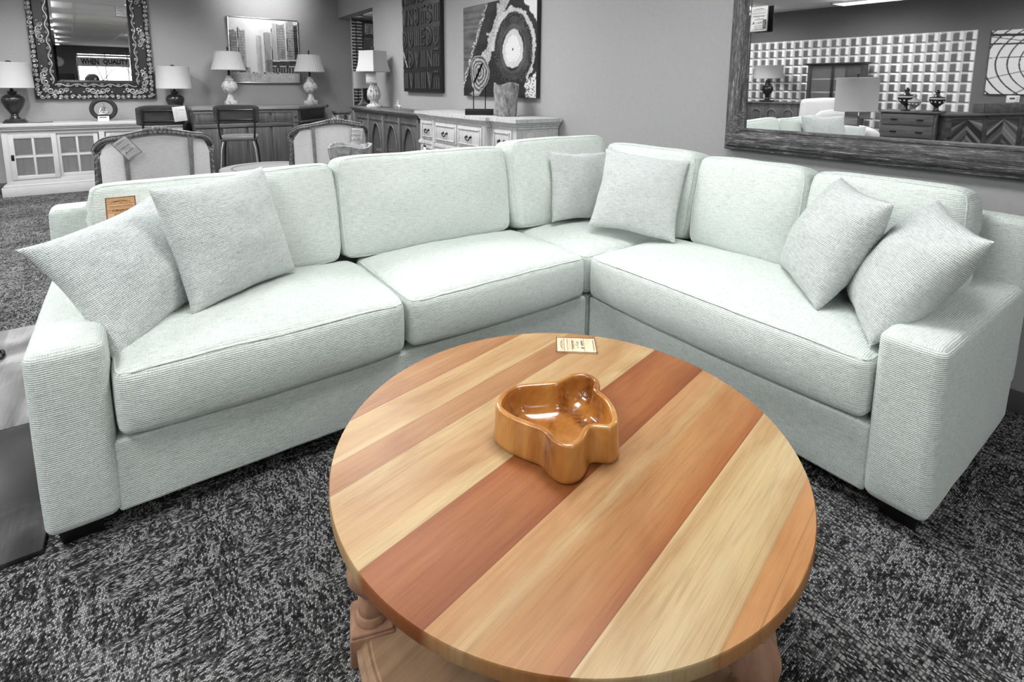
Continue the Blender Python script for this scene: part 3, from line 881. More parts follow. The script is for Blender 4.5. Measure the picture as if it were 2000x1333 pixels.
def city(s, t):
    # pale avenue between tower blocks, dark storefront at lower right
    n = fbm(s, t, 14, 2); n2 = fbm(s*3, t*.6, 9, 7)
    c = .86+.05*n
    glow = math.exp(-((s-.33)/.085)**2)
    towers = [(.0, .10, .80, .34), (.115, .22, .82, .42), (.375, .45, .74, .50), (.485, .585, .80, .50), (.60, .67, .95, .62), (.68, .80, .93, .42), (.83, .945, .99, .52), (.945, 1., .94, .16)]
    for (a, b, top, v) in towers:
        if a <= s <= b and .16+.03*n < t < top+.03*n2:
            c = v+.10*n2
            if (a >= .68 or a < .23) and math.sin(t*150) > .55 and fbm(s, t, 30, 4) > -.1: c += .16 if a < .8 else -.22
            if abs(s-a) < .012 and n2 > -.1: c = .06
    if t > .86: c = max(c, .80+.08*n) if s < .62 else c
    if .50 < s < .60 and .16 < t < .36: c = .36+.2*n2
    if s > .60 and .15 < t < .36+.06*(s-.6)+.01*n:
        c = .10+.10*abs(n2)
        if t > .335+.06*(s-.6): c = .85
        if .25 < t < .275 and (s % .14) < .10: c = .75
        if t < .24 and (s*24) % 1 < .25: c = .55
    if s < .27 and .15 < t < .24: c = .12+.5*max(0, n)
    c = c*(1-glow*.9)+.97*glow*.9 if t > .10 else c
    if t < .155+.02*n:
        c = .66+.10*n
        if abs(math.sin((s-.33)*22/(.35+t*2))) < .10: c -= .18
        if t > .135 and n > 0 and s > .3: c = .15 if n > .25 else .7
    return clamp(c, .02, .97)**1.35*.88

def agate(s, t):
    W, Hh = 1.277, .92
    x, y = (s-.715)*W, (t-.485)*Hh
    ang = math.atan2(y, x)
    wob = .016*fbm(math.cos(ang)+2, math.sin(ang), 1.6, 3)+.006*fbm(s, t, 16, 8)
    r = math.hypot(x*1.0, y*.92)+wob
    n = fbm(s, t, 10, 1); fine = fbm(s, t, 55, 5)
    # left ground: horizontal charcoal-grey wash
    c = .30+.10*fbm(s*.5, t*5, 5, 2)+.05*n
    # dark diagonal band and speckled vein at its left
    d = (s-.12)-(t-.42)*.42+.02*n
    if d > 0: c = .10+.05*n
    if abs(d) < .022: c = .75 if fine > .02 else .22
    # pale swirl band sweeping down from the top
    e = d-.17+.03*n
    if e > 0 and x < .1: c = .62+.18*fine+.1*n if e < .13 else .09+.05*fine
    if r < .355+.03*n and -.9 < ang: c = .70+.14*fine+.06*n
    if r < .31+.015*fine: c = .05+.34*max(0, fine+.1)
    if r < .272+.02*fine: c = .17+.06*n+.03*fine
    if r < .21: c = .24+.04*n
    if r < .175+.02*math.sin(ang*3): c = .10
    if r < .165: c = .74+.07*n+.05*fine
    if abs(r-.105) < .010 and math.sin(ang*34) > -.2: c = .95
    elif r < .092: c = .86
    if math.hypot(x, y) < .012: c = .05
    if x*1.0+y*.9 > .56+.05*n: c = .86                       # white corner, top right
    if x > .20+.05*n and y < -.27+.5*(x-.26)+.04*fine: c = .88 if fine < .28 else .15
    if y < -.42: c = min(c, .5) if x < .15 else c
    return clamp(c, .02, .95)**1.7*.85

def dome(s, t):
    # steel ribs of a glazed dome seen from below
    c = .74+.06*t
    x, y = (s-.035)*1.63*.62, (t-.52)*1.21
    r = math.hypot(x, y); a = math.atan2(y, x)
    for k in range(1, 14):
        if abs(r-.07-.105*k+.015*math.sin(a*2)) < .0032+.0006*k and (y < .16 or k > 3): c = .04
    if abs(((a*16/(2*PI)+r*.35) % 1)-.5) < .016/max(.12, r): c = .05
    if t > .62 and abs(((a*7/(2*PI)-r*.6) % 1)-.5) < .03: c = .06
    if t > .80 and abs(t-.87-.06*s) < .02: c = .04
    if t > .70 and abs(t-.76-.03*s) < .013: c = .05
    return clamp(c)

# left-hand city picture above the bar
RB = Mat((0, 0, 0), 0)
t = thing('city_painting', 'framed grey city street painting above the wooden bar', 'painting', (-.022, YW-.03, 1.405))
g = G()
W_, H_ = 1.02, 1.01
for a in ((-W_/2, 0, -W_/2+.014, H_), (W_/2-.014, 0, W_/2, H_), (-W_/2, H_-.014, W_/2, H_), (-W_/2, 0, W_/2, .014)): g.box(a[0], -.025, a[1], a[2], .03, a[3], .002)
obj('frame', g, M['silver'], t)
picture(city, W_-.028, H_-.028, 130, 120, Mat((0, -.012, .014)), t, 'canvas', M['paint'])
g = G(); g.box(-W_/2+.01, -.011, .01, W_/2-.01, .03, H_-.01); obj('backing', g, M['card'], t)

# right wall canvases: local X runs toward the camera end of the wall (-Y), facing -X
t = thing('agate_painting', 'large canvas of a banded agate slice in greys above the white sideboard', 'painting', (XW-.002, 2.515, 1.283), R(-90))
g = G(); g.box(-.638, -.045, 0, .638, 0, .925, .003); obj('stretcher', g, plain('charcoal_canvas_side', .035, .6), t)
picture(agate, 1.27, .919, 190, 150, Mat((0, -.046, .003)), t, 'canvas', M['paint'])
t = thing('wall_art', 'tall black wall panel carved with raised geometric glyphs', 'wall art', (XW-.002, 4.175, 1.31), R(-90))
g = G(); g.box(-.508, -.055, 0, .508, 0, 1.56, .003); obj('board', g, plain('black_panel_board', .018, .5), t)
def glyphs():
    g = G(); random.seed(11); Y = -.058
    def bar(p, q, r=.015): g.tube([(p[0], Y, p[1]), (q[0], Y, q[1])], r, 6)
    def arc(cx, cz, rx, rz, a0, a1, r=.015):
        g.tube([(cx+rx*math.cos(R(a0+(a1-a0)*k/16)), Y, cz+rz*math.sin(R(a0+(a1-a0)*k/16))) for k in range(17)], r, 6)
    cw, ch = .17, .26
    for j in range(6):
        for i in range(6):
            x = -.508+.0+cw*(i+.5); z = .01+ch*(j+.5); k = random.choice('OUDXELSIVTN'); w, h = cw*.33, ch*.38
            if k == 'O': arc(x, z, w, h, 0, 360); arc(x, z, w*.4, h*.45, 0, 360)
            if k == 'U': bar((x-w, z+h), (x-w, z)); arc(x, z, w, h, 180, 360); bar((x+w, z), (x+w, z+h)); bar((x, z+h), (x, z-.01))
            if k == 'D': bar((x-w, z-h), (x-w, z+h)); arc(x-w, z, w*2, h, -90, 90); bar((x-w*.2, z-h*.4), (x-w*.2, z+h*.4))
            if k == 'X': bar((x-w, z-h), (x+w, z+h)); bar((x-w, z+h), (x+w, z-h))
            if k == 'E': bar((x-w, z-h), (x-w, z+h)); [bar((x-w*.4, z+q*h), (x+w, z+q*h)) for q in (-.9, 0, .9)]
            if k == 'L': bar((x-w, z+h), (x-w, z-h)); bar((x-w, z-h), (x+w, z-h)); bar((x, z+h), (x, z-h*.3)); bar((x+w, z+h), (x+w, z-h*.3))
            if k == 'S': arc(x, z+h*.5, w, h*.5, 0, 270); arc(x, z-h*.5, w, h*.5, -180, 90)
            if k == 'I': [bar((x+q*w, z-h), (x+q*w, z+h)) for q in (-.9, 0, .9)]
            if k == 'V': bar((x-w, z+h), (x, z-h)); bar((x, z-h), (x+w, z+h)); bar((x, z+h*.2), (x, z+h))
            if k == 'T': bar((x-w, z+h), (x+w, z+h)); bar((x, z+h*.5), (x, z-h)); bar((x-w, z+h*.4), (x-w, z-h)); bar((x+w, z+h*.4), (x+w, z-h))
            if k == 'N': bar((x-w, z-h), (x-w, z+h)); bar((x-w, z+h), (x+w, z-h)); bar((x+w, z-h), (x+w, z+h))
    return g
obj('carved_glyph', glyphs(), plain('grey_panel_relief', .055, .35, .5), t)['kind'] = 'stuff'

# ------------------------------------------------------------------ long mirror on the right wall
t = thing('wall_mirror', 'long mirror in a weathered wood frame above the sofa back', 'mirror', (XW-.001, -.95, 1.015))
# frame section swept round the rectangle; glass turned a touch off the wall plane
def frame_ring(y0, y1, z0, z1, prof):
    g = G(); n = len(prof)
    for (d, x) in prof:
        for (yy, zz) in ((y0+d, z1-d), (y1-d, z1-d), (y1-d, z0+d), (y0+d, z0+d)): g.v.append(Vector((-x, yy, zz))); g.col.append(None)
    for k in range(n-1):
        for i in range(4):
            j = (i+1) % 4
            g.f.append([k*4+i, k*4+j, (k+1)*4+j, (k+1)*4+i])
    return g
my0, my1, mz0, mz1 = -.70, .936, 0, 1.12
prof = [(0, 0), (0, .040), (.006, .050), (.018, .054), (.030, .066), (.046, .074), (.060, .072), (.080, .078), (.094, .074), (.106, .062), (.118, .054), (.124, .058), (.130, .058), (.136, .048), (.136, .0)]
g = frame_ring(my0, my1, mz0, mz1, prof); g.sharp = 18
k = N('weathered_frame_wood', .6, .35)
def grain(kk, sc_):
    v = kk.coord('Object', sc_); a = kk.noise(v, 5, 6, .75, .9); b = kk.noise(v, 22, 4, .75)
    return kk.math('ADD', kk.math('MULTIPLY', a, .6), kk.math('MULTIPLY', b, .4))
tc = k.n('ShaderNodeTexCoord'); sp = k.n('ShaderNodeSeparateXYZ'); k.link(tc.outputs['Object'], sp.inputs[0])
horiz = k.math('GREATER_THAN', k.math('SUBTRACT', k.math('ABSOLUTE', sp.outputs[2]), .44), k.math('SUBTRACT', k.math('ABSOLUTE', sp.outputs[1]), .827))
ga = k.ramp(grain(k, (20, 1.6, 26)), [(.38, .012), (.46, .055), (.54, .13), (.62, .50)]); gb = k.ramp(grain(k, (20, 26, 1.6)), [(.38, .012), (.46, .055), (.54, .13), (.62, .50)])
gm = k.mix(horiz, gb, ga); k.color(gm); k.bump(gm, .35, .004)
obj('frame', g, k.m, t)
nrm = Vector((-.9994, -.02998, -.01799)).normalized()
yy = Vector((0, 1, 0)); yy = (yy-nrm*yy.dot(nrm)).normalized(); zz = nrm.cross(yy)
if zz.z < 0: zz = -zz
g = G(); cc = Vector((-.030, .122, .56))
g.add([cc+yy*a*.705+zz*b*.445 for a, b in ((-1, -1), (1, -1), (1, 1), (-1, 1))], [[0, 1, 2, 3]])
obj('glass', g, M['mirror'], t)
price_tag('white price tag marked 1299 clipped inside the long mirror frame', Mat((XW-.082, -.205, 1.705), R(-90)), .105, .145, '$ 1299-', plain('white_tag_card', .72, .6), ['30 MM', 'WOOD', '54x78'])
o = thing('clothes_peg', 'grey clip holding the price tag to the long mirror', 'clip', (XW-.088, -.243, 1.725), R(-90))
g = G(); g.rbox((0, -.004, .02), (.016, .006, .05), .002, 1); obj('jaw', g, plain('grey_clip', .10, .5), o)
g = G(); g.rbox((.004, -.011, .014), (.012, .006, .03), .002, 1); obj('lever', g, plain('grey_clip_lever', .16, .5), o)

# ------------------------------------------------------------------ ornate mirror on the back wall
t = thing('ornate_mirror', 'ornate dark carved mirror with silver-rubbed scrolls above the white console', 'mirror', (-2.155, YW-.001, 1.172))
OW, OH = .638, 1.70; FW = .235
def ring_xz(hw, z0, z1, prof):
    g = G(); n = len(prof)
    for (d, y) in prof:
        for (x, z) in ((-hw+d, z1-d), (hw-d, z1-d), (hw-d, z0+d), (-hw+d, z0+d)): g.v.append(Vector((x, -y, z))); g.col.append(None)
    for k in range(n-1):
        for i in range(4):
            j = (i+1) % 4; g.f.append([k*4+i, k*4+j, (k+1)*4+j, (k+1)*4+i])
    return g
g = ring_xz(OW, 0, OH, [(0, 0), (0, .05), (.008, .06), (.05, .066), (.058, .05), (.062, .042), (.155, .042), (.160, .05), (.20, .056), (.212, .044), (.222, .036), (.235, .030), (.235, 0)])
g.sharp = 20; obj('frame', g, plain('black_carved_frame', .020, .4, .5), t)
def scrolls():
    g = G(); random.seed(2)
    def spiral(cx, cz, r0, turns, rot, flip, rad, y):
        pts = []
        n = int(12*turns)+4
        for k in range(n):
            u = k/(n-1); a = rot+flip*u*turns*2*PI; r = r0*(1-u*.82)
            pts.append((cx+r*math.cos(a), -y, cz+r*math.sin(a)))
        g.tube(pts, [rad*(1-.45*k/(n-1)) for k in range(n)], 5)
    def wave(p, q, amp, cyc, rad, y):
        P, Q = Vector((p[0], 0, p[1])), Vector((q[0], 0, q[1])); d = Q-P; L = d.length; d.normalize(); nn = Vector((-d.z, 0, d.x)); m = int(cyc*10)
        pts = [(P+d*L*k/m+nn*amp*math.sin(2*PI*cyc*k/m)) for k in range(m+1)]
        g.tube([(v.x, -y, v.z) for v in pts], rad, 5)
        for k in range(int(cyc*2)):
            c = P+d*L*(k+.5)/(cyc*2); s_ = 1 if k % 2 == 0 else -1
            cc = c-nn*s_*amp*.45; spiral(cc.x, cc.z, .02, 1.2, math.atan2(nn.z*s_, nn.x*s_), s_, .0055, y)
    sides = [((-OW, 0), (OW, 0)), ((OW, 0), (OW, OH)), ((OW, OH), (-OW, OH)), ((-OW, OH), (-OW, 0))]
    for (p, q) in sides:
        P, Q = Vector((p[0], 0, p[1])), Vector((q[0], 0, q[1])); d = (Q-P).normalized(); L = (Q-P).length; nn = Vector((-d.z, 0, d.x))
        # outer leaf band
        m = int(L/.062)
        for k in range(m):
            c = P+d*(.035+(L-.07)*(k+.5)/m)+nn*.030
            g.ball((c.x, -.062, c.z), (.020 if abs(d.x) > .5 else .012, .012, .012 if abs(d.x) > .5 else .020), 7, 5)
            spiral(c.x, c.z, .027, 1.25, k*1.3, 1 if k % 2 else -1, .007, .070)
        # inner wave band
        a, b = P+d*.20+nn*.182, Q-d*.20+nn*.182
        wave((a.x, a.z), (b.x, b.z), .016, L/.26, .0075, .058)
        # clusters: corners and middle of each side
        for u in (.16, .5, .84):
            c = P+d*L*u+nn*.108
            for s_ in (-1, 1):
                e = c+d*.05*s_; spiral(e.x, e.z, .040, 1.5, math.atan2(d.z*s_, d.x*s_)+PI, s_, .011, .054)
                e = c+d*.11*s_+nn*.012; spiral(e.x, e.z, .030, 1.4, math.atan2(-nn.z, -nn.x), -s_, .009, .052)
                e = c+d*.15*s_-nn*.018; g.ball((e.x, -.05, e.z), .014, 6, 4)
                e = c+d*.02*s_-nn*.03; spiral(e.x, e.z, .02, 1.2, 0, s_, .008, .056)
            g.ball((c.x, -.055, c.z), (.018, .018, .018), 8, 6)
    return g
k = N('silver_rubbed_black', .32, .5, .35)
gg = k.n('ShaderNodeNewGeometry'); k.color(k.ramp(gg.outputs['Pointiness'], [(.46, .02), (.52, .10), (.58, .45)]))
sg_ = scrolls(); sg_.sharp = 60; obj('carved_scrollwork', sg_, k.m, t)
nr = Vector((.03, -.9995, -.004)).normalized(); xx = Vector((1, 0, 0)); xx = (xx-nr*xx.dot(nr)).normalized(); z2 = Vector((0, 0, 1)); z2 = (z2-nr*z2.dot(nr)-xx*z2.dot(xx)).normalized()
g = G(); cc = Vector((0, -.034, OH/2)); a0, b0 = OW-FW+.012, OH/2-FW+.012
def mp(a, b, dy=0): return cc+xx*a+z2*b+Vector((0, dy, 0))
bw = .028
P4 = [(-1, -1), (1, -1), (1, 1), (-1, 1)]
g.add([mp(a*(a0-bw), b*(b0-bw)) for a, b in P4]+[mp(a*a0, b*b0, .004) for a, b in P4], [[0, 1, 2, 3]]+[[i, (i+1) % 4, 4+(i+1) % 4, 4+i] for i in range(4)])
g.sharp = 0.05; obj('glass', g, M['mirror'], t)
price_tag('small grey price tag hung on the glass of the ornate mirror', Mat((-1.818, YW-.05, 2.285)), .12, .145, '$ 1199', M['taggrey'])

# ------------------------------------------------------------------ white console cabinet
t = thing('console_cabinet', 'long white console cabinet with sliding glass doors under the ornate mirror', 'cabinet', (-2.15, 7.13, 0))
g = G(); x0, x1, y0, y1 = -3.10, -1.245, 6.885, 7.405
g.box(x0-.05, y0-.05, 0, x1+.05, y1, .115); g.box(x0-.035, y0-.035, .115, x1+.035, y1, .14, .008)
g.box(x0, y0, .14, x0+.03, y1, .80); g.box(x1-.03, y0, .14, x1, y1, .80); g.box(x0, y1-.02, .14, x1, y1, .80); g.box(x0, y0, .14, x1, y1, .17)
g.box(x0, y0, .775, x1, y1, .80); g.box(x0, y0-.002, .14, x1, y0+.03, .20); g.box(x0, y0-.002, .755, x1, y0+.03, .80)
for x in (x0, -2.15-.03, x1-.06): g.box(x, y0-.003, .14, x+.06, y0+.03, .80)
g.box(x0+.03, y0+.05, .47, x1-.03, y1-.02, .487)
n = 24
for i in range(n): g.box(x0+.03+(x1-x0-.06)*i/n+.004, y1-.032, .17, x0+.03+(x1-x0-.06)*(i+1)/n-.004, y1-.02, .775, .003)
obj('carcass', g, M['white'], t, True)
g = G(); g.box(x0-.03, y0-.03, .80, x1+.03, y1, .825, .006); g.box(x0-.045, y0-.045, .825, x1+.045, y1, .845, .008); g.box(x0-.06, y0-.06, .845, x1+.06, y1, .885, .008)
obj('top', g, M['white'], t, True)
M['glass'] = N('thin_glass', .05, .5).m
bs = M['glass'].node_tree.nodes['Principled BSDF']; bs.inputs['Alpha'].default_value = .10; bs.inputs['Base Color'].default_value = (.8, .8, .8, 1)
def sash(xa, xb, y, hx):
    g = G(); z0, z1 = .20, .755; w = .05
    g.box(xa, y, z0, xa+w, y+.022, z1); g.box(xb-w, y, z0, xb, y+.022, z1); g.box(xa+w-.002, y+.001, z0, xb-w+.002, y+.021, z0+w); g.box(xa+w-.002, y+.001, z1-w, xb-w+.002, y+.021, z1)
    xm = (xa+xb)/2; zm = (z0+z1)/2; g.box(xm-.012, y+.002, z0+w-.002, xm+.012, y+.02, z1-w+.002); g.box(xa+w-.002, y+.003, zm-.012, xb-w+.002, y+.019, zm+.012)
    d = obj('door', g, M['white'], t, True)
    def sub(nm, gg2, m):
        o = obj(nm, gg2, m); o.location = Vector(o.location)-Vector(t.location)-Vector(d.location); 
        lo = min(v.co.z for v in o.data.vertices); o.parent = d
    g = G(); g.box(xa+w, y+.009, z0+w, xb-w, y+.012, z1-w, 0); sub('pane', g, M['glass'])
    if hx is not None:
        g = G(); g.box(hx-.014, y-.006, .44, hx+.014, y, .51, .002); sub('handle', g, M['black'])
sash(-3.045, -2.60, y0-.012, -3.02); sash(-2.62, -2.19, y0+.014, None); sash(-2.11, -1.70, y0+.014, None); sash(-1.72, -1.30, y0-.012, -1.325)

# ------------------------------------------------------------------ lamps
def shade_geo(rb, rtp, h, pleats=0, n=64):
    g = G(); rad = (lambda a, z: 1+.012*math.sin(a*pleats)) if pleats else None
    g.lathe([(rb, 0), (rb+.003, .006), (rb, .012), (rb-(rb-rtp)*.5-(.006 if pleats else 0), h*.5), (rtp, h-.01), (rtp+.003, h-.004), (rtp, h)], n, rad=rad)
    g.f = [q for q in g.f if len(q) == 4]
    return g
def shade_mat(name, c, e):
    k = N(name, .9, .1); k.color((c, c, c)); k.b.inputs['Emission Color'].default_value = (1, 1, 1, 1); k.b.inputs['Emission Strength'].default_value = e
    k.b.inputs['Transmission Weight'].default_value = 0
    k.bump(k.noise(k.coord('UV', (260, 260, 1)), 1, 2), .15, .001); return k.m
M['shade'] = shade_mat('white_linen_shade', .54, .01)
M['shadeg'] = shade_mat('grey_linen_shade', .40, .0)
M['darkceramic'] = plain('dark_bronze_ceramic', .022, .28, .5)
def distress(name):
    k = N(name, .65, .3); v = k.coord('Object'); n1 = k.noise(v, 26, 4, .7); n2 = k.noise(v, 60, 3)
    k.color(k.ramp(k.math('ADD', k.math('MULTIPLY', n1, .7), k.math('MULTIPLY', n2, .3)), [(.34, .04), (.42, .30), (.50, .56), (.7, .66)])); return k.m
M['distress'] = distress('distressed_white_wood')
def lamp_dark(label, loc):
    t = thing('table_lamp', label, 'lamp', loc, 0, 'dark urn table lamps on the white console')
    g = G(); g.box(-.105, -.105, 0, .105, .105, .022, .003); g.box(-.09, -.09, .022, .09, .09, .045, .006); obj('foot', g, M['darkceramic'], t)
    g = G(); g.lathe([(.05, .045), (.055, .05), (.045, .065), (.036, .09), (.04, .10), (.036, .108), (.05, .13), (.085, .19), (.107, .25), (.112, .285), (.10, .32), (.07, .345), (.042, .358), (.042, .375), (.048, .38), (.048, .39), (.02, .395), (.014, .42), (.014, .44)], 32)
    obj('body', g, M['darkceramic'], t)
    s = obj('lamp_shade', shade_geo(.215, .20, .31), M['shade'], t); s.location.z = .43+.155
    g = G(); g.lathe([(.004, .72), (.006, .735), (.028, .745), (.026, .757), (.01, .765), (0, .768)], 16); g.tube([(0, 0, .44), (0, 0, .725)], .004, 6); obj('finial', g, M['darkceramic'], t)
    return t
L1 = lamp_dark('dark urn lamp with a white drum shade left of the ornate mirror', (-2.985, 7.13, .885))
g = G(); pts = [(-2.98+.30*u+.03*math.sin(u*13), 7.0+.05*math.sin(u*7), .892) for u in [k/30 for k in range(31)]]
g.tube(pts, .004, 5); o = obj('cord', g, M['black'], L1); o.location = (.2, -.10, .006)
dup(L1, (-1.295, 7.13, .885), R(160), 'dark urn lamp with a white drum shade right of the ornate mirror')

def lamp_white(label, loc, rz):
    t = thing('turned_lamp', label, 'lamp', loc, rz, 'distressed white lamps on the bar')
    g = G(); g.box(-.075, -.075, 0, .075, .075, .07, .006); obj('foot', g, M['distress'], t)
    g = G(); g.lathe([(.06, .07), (.062, .075), (.05, .10), (.034, .15), (.030, .165), (.04, .18), (.075, .20), (.10, .24), (.108, .275), (.10, .315), (.075, .35), (.055, .362), (.06, .37), (.06, .38), (.048, .387), (.052, .395), (.052, .403), (.04, .41), (.034, .44)], 28); obj('body', g, M['distress'], t)
    g = G(); g.lathe([(.018, .44), (.02, .45), (.013, .465), (.018, .48), (.018, .50), (.011, .51), (.008, .79), (.014, .80), (.006, .81), (.014, .83), (.004, .86)], 16); obj('stem', g, M['darkceramic'], t)
    s = obj('lamp_shade', shade_geo(.225, .165, .27, 44, 176), M['shade'], t); s.location.z = .515+.135
    return t
BZ = 1.07
W1 = lamp_white('pleated-shade white lamp on the left of the bar, overlapping the city painting', (-.61, 7.0, BZ+.003), 0)
dup(W1, (.535, 7.0, BZ+.003), R(25), 'pleated-shade white lamp on the right end of the bar')

# ------------------------------------------------------------------ meditating figure in a ring
t = thing('ring_sculpture', 'dark ring sculpture holding a small silver seated figure on the white console', 'sculpture', (-2.11, 7.12, .885))
g = G(); g.tube([(.125*math.cos(a), 0, .155+.125*math.sin(a)) for a in [2*PI*k/40 for k in range(40)]], .027, 10, True); obj('ring', g, plain('dark_wood_ring', .03, .6), t)
g = G(); z0 = .072
g.ball((0, -.01, z0+.135), .014, 10, 8); g.lathe([(.004, 0), (.018, .004), (.014, .03), (.024, .055), (.008, .066), (.006, .075)], 12, (0, -.01, z0+.05))
g.tube([(-.02, -.01, z0+.105), (-.036, -.02, z0+.075), (-.044, -.03, z0+.045)], .005, 6); g.tube([(.02, -.01, z0+.105), (.036, -.02, z0+.075), (.044, -.03, z0+.045)], .005, 6)
g.tube([(-.004, -.01, z0+.05), (-.048, -.02, z0+.035), (-.03, -.03, z0+.03), (.012, -.035, z0+.028)], [.013, .010, .008, .006], 8)
g.tube([(.004, -.01, z0+.05), (.048, -.02, z0+.035), (.03, -.032, z0+.03), (-.012, -.037, z0+.03)], [.013, .010, .008, .006], 8)
g.box(-.06, -.045, z0+.014, .06, .02, z0+.024, .003)
obj('figure', g, M['silver'], t)
g = G(); g.box(-.055, -.05, 0, .055, .045, .086, .004); obj('stand', g, M['black'], t)
o = thing('folded_card', 'small white folded card in front of the ring sculpture', 'card', (-2.12, 7.035, .885), R(-8))
g = G(); mm = Mat((0, 0, 0), 0, R(-18)); g.rbox((0, 0, .035), (.12, .002, .07), .0008, 1, M=mm); obj('face', g, M['card'], o)
g = G(); mm = Mat((0, .044, 0), 0, R(18)); g.rbox((0, 0, .035), (.12, .002, .07), .0008, 1, M=mm); obj('rear_face', g, M['card'], o)
g = G(); mm = Mat((0, 0, 0), 0, R(-18)); g.box(-.045, -.0016, .045, .035, -.001, .058, 0, mm); obj('print', g, M['ink'], o)

# ------------------------------------------------------------------ wooden bar
DW = wood('grey_oak', .045, .15, 'z', .5, .35, 16, .08, .15)
DWx = wood('grey_oak_rail', .055, .17, 'x', .5, .35, 16, .08, .15)
TOPW = wood('grey_oak_top', .16, .33, 'x', .4, .4, 14, .06, .1)
t = thing('wooden_bar', 'grey oak bar with panelled front and angled right end under the city painting', 'bar', (-.48, 6.85, 0))
poly = [(-1.165, 6.36), (.19, 6.36), (.78, 6.98), (.78, 7.34), (-1.165, 7.34)]
def inset(poly, d):
    c = Vector((-.48, 6.95)); out = []
    n = len(poly)
    for i in range(n):
        a, b, e = Vector(poly[i-1]), Vector(poly[i]), Vector(poly[(i+1) % n])
        n1 = Vector((-(b-a).y, (b-a).x)).normalized(); n2 = Vector((-(e-b).y, (e-b).x)).normalized()
        m = (n1+n2); m = m/m.length_squared*2*d/1.0 if m.length > .1 else n1*d
        out.append(tuple(b+m))
    return out
g = G(); g.prism(inset(poly, .035), .08, BZ-.035); g.prism(inset(poly, .012), 0, .10); g.prism(inset(poly, .022), BZ-.06, BZ-.034)
obj('body', g, DW, t, True)
g = G(); g.prism(poly, BZ-.032, BZ-.008); g.prism(inset(poly, .008), BZ-.009, BZ); g.prism(inset(poly, .012), BZ-.042, BZ-.031); g.prism(inset(poly, .05), BZ-.001, BZ+.002)
obj('top', g, TOPW, t, True)
def panel(name, xa, xb, za, zb, yy):
    g = G(); g.box(xa, yy-.016, za, xb, yy, zb, .004); g.box(xa+.03, yy-.020, za+.03, xb-.03, yy-.004, zb-.03, .008); obj(name, g, DW, t, True)
yf = 6.36+.035
for i in range(4):
    xa = -1.13+.315*i; panel('upper_panel', xa, xa+.285, .85, .99, yf); panel('lower_panel', xa, xa+.285, .16, .78, yf)
g = G(); g.box(-1.15, yf-.024, .79, .17, yf, .845, .006); g.box(-1.15, yf-.022, .985, .17, yf, 1.012, .004); obj('rail', g, DWx, t, True)
g = G(); g.box(.10, yf-.026, .10, .175, yf+.02, 1.01, .004); g.box(.09, yf-.034, .835, .185, yf+.03, .86, .005); g.lathe([(0, 0), (.022, 0), (.024, .006), (.014, .012), (0, .016)], 16, (0, 0, 0), Mat((.137, yf-.026, .93), 0, R(90))); obj('corner_post', g, DW, t, True)
# dark slab coloured like a shaded recess, and trim of the angled end
dv = (Vector((.78, 6.98, 0))-Vector((.19, 6.36, 0))).normalized(); ag = math.atan2(dv.y, dv.x); base = Vector((.19, 6.36, 0))+Vector((-dv.y, dv.x, 0))*.03
mm = Matrix.Translation(base) @ Matrix.Rotation(ag, 4, 'Z')
g = G(); g.box(.12, -.012, .86, .78, .01, .995, .004, mm); obj('end_niche_shade', g, plain('niche_shade_dark', .018, .7), t, True)
g = G(); g.box(.10, -.02, .16, .80, .01, .80, .006, mm); g.box(.06, -.028, .82, .84, .01, .855, .006, mm); obj('end_panel', g, DW, t, True)
g = G(); g.ball((.79, 7.0, BZ-.02), .022, 10, 8); obj('knob', g, M['darkceramic'], t, True)
# small plant-stand like stool past the bar end
o = thing('side_stool', 'small pale distressed wooden stand just past the right end of the bar', 'stool', (1.02, 7.0, 0))
g = G(); g.box(-.13, -.13, .93, .13, .13, .96, .004); g.box(-.11, -.11, .90, .11, .11, .93, .004); obj('top', g, plain('pale_distressed_wood', .20, .7, .3, 0, .5, 30), o)
for sx in (-1, 1):
    for sy in (-1, 1):
        g = G(); g.box(sx*.10-.02, sy*.10-.02, 0, sx*.10+.02, sy*.10+.02, .9, .003); obj('leg', g, M['distress'], o)
g = G(); g.box(-.1, -.1, .62, .1, .1, .64); obj('shelf', g, M['distress'], o)

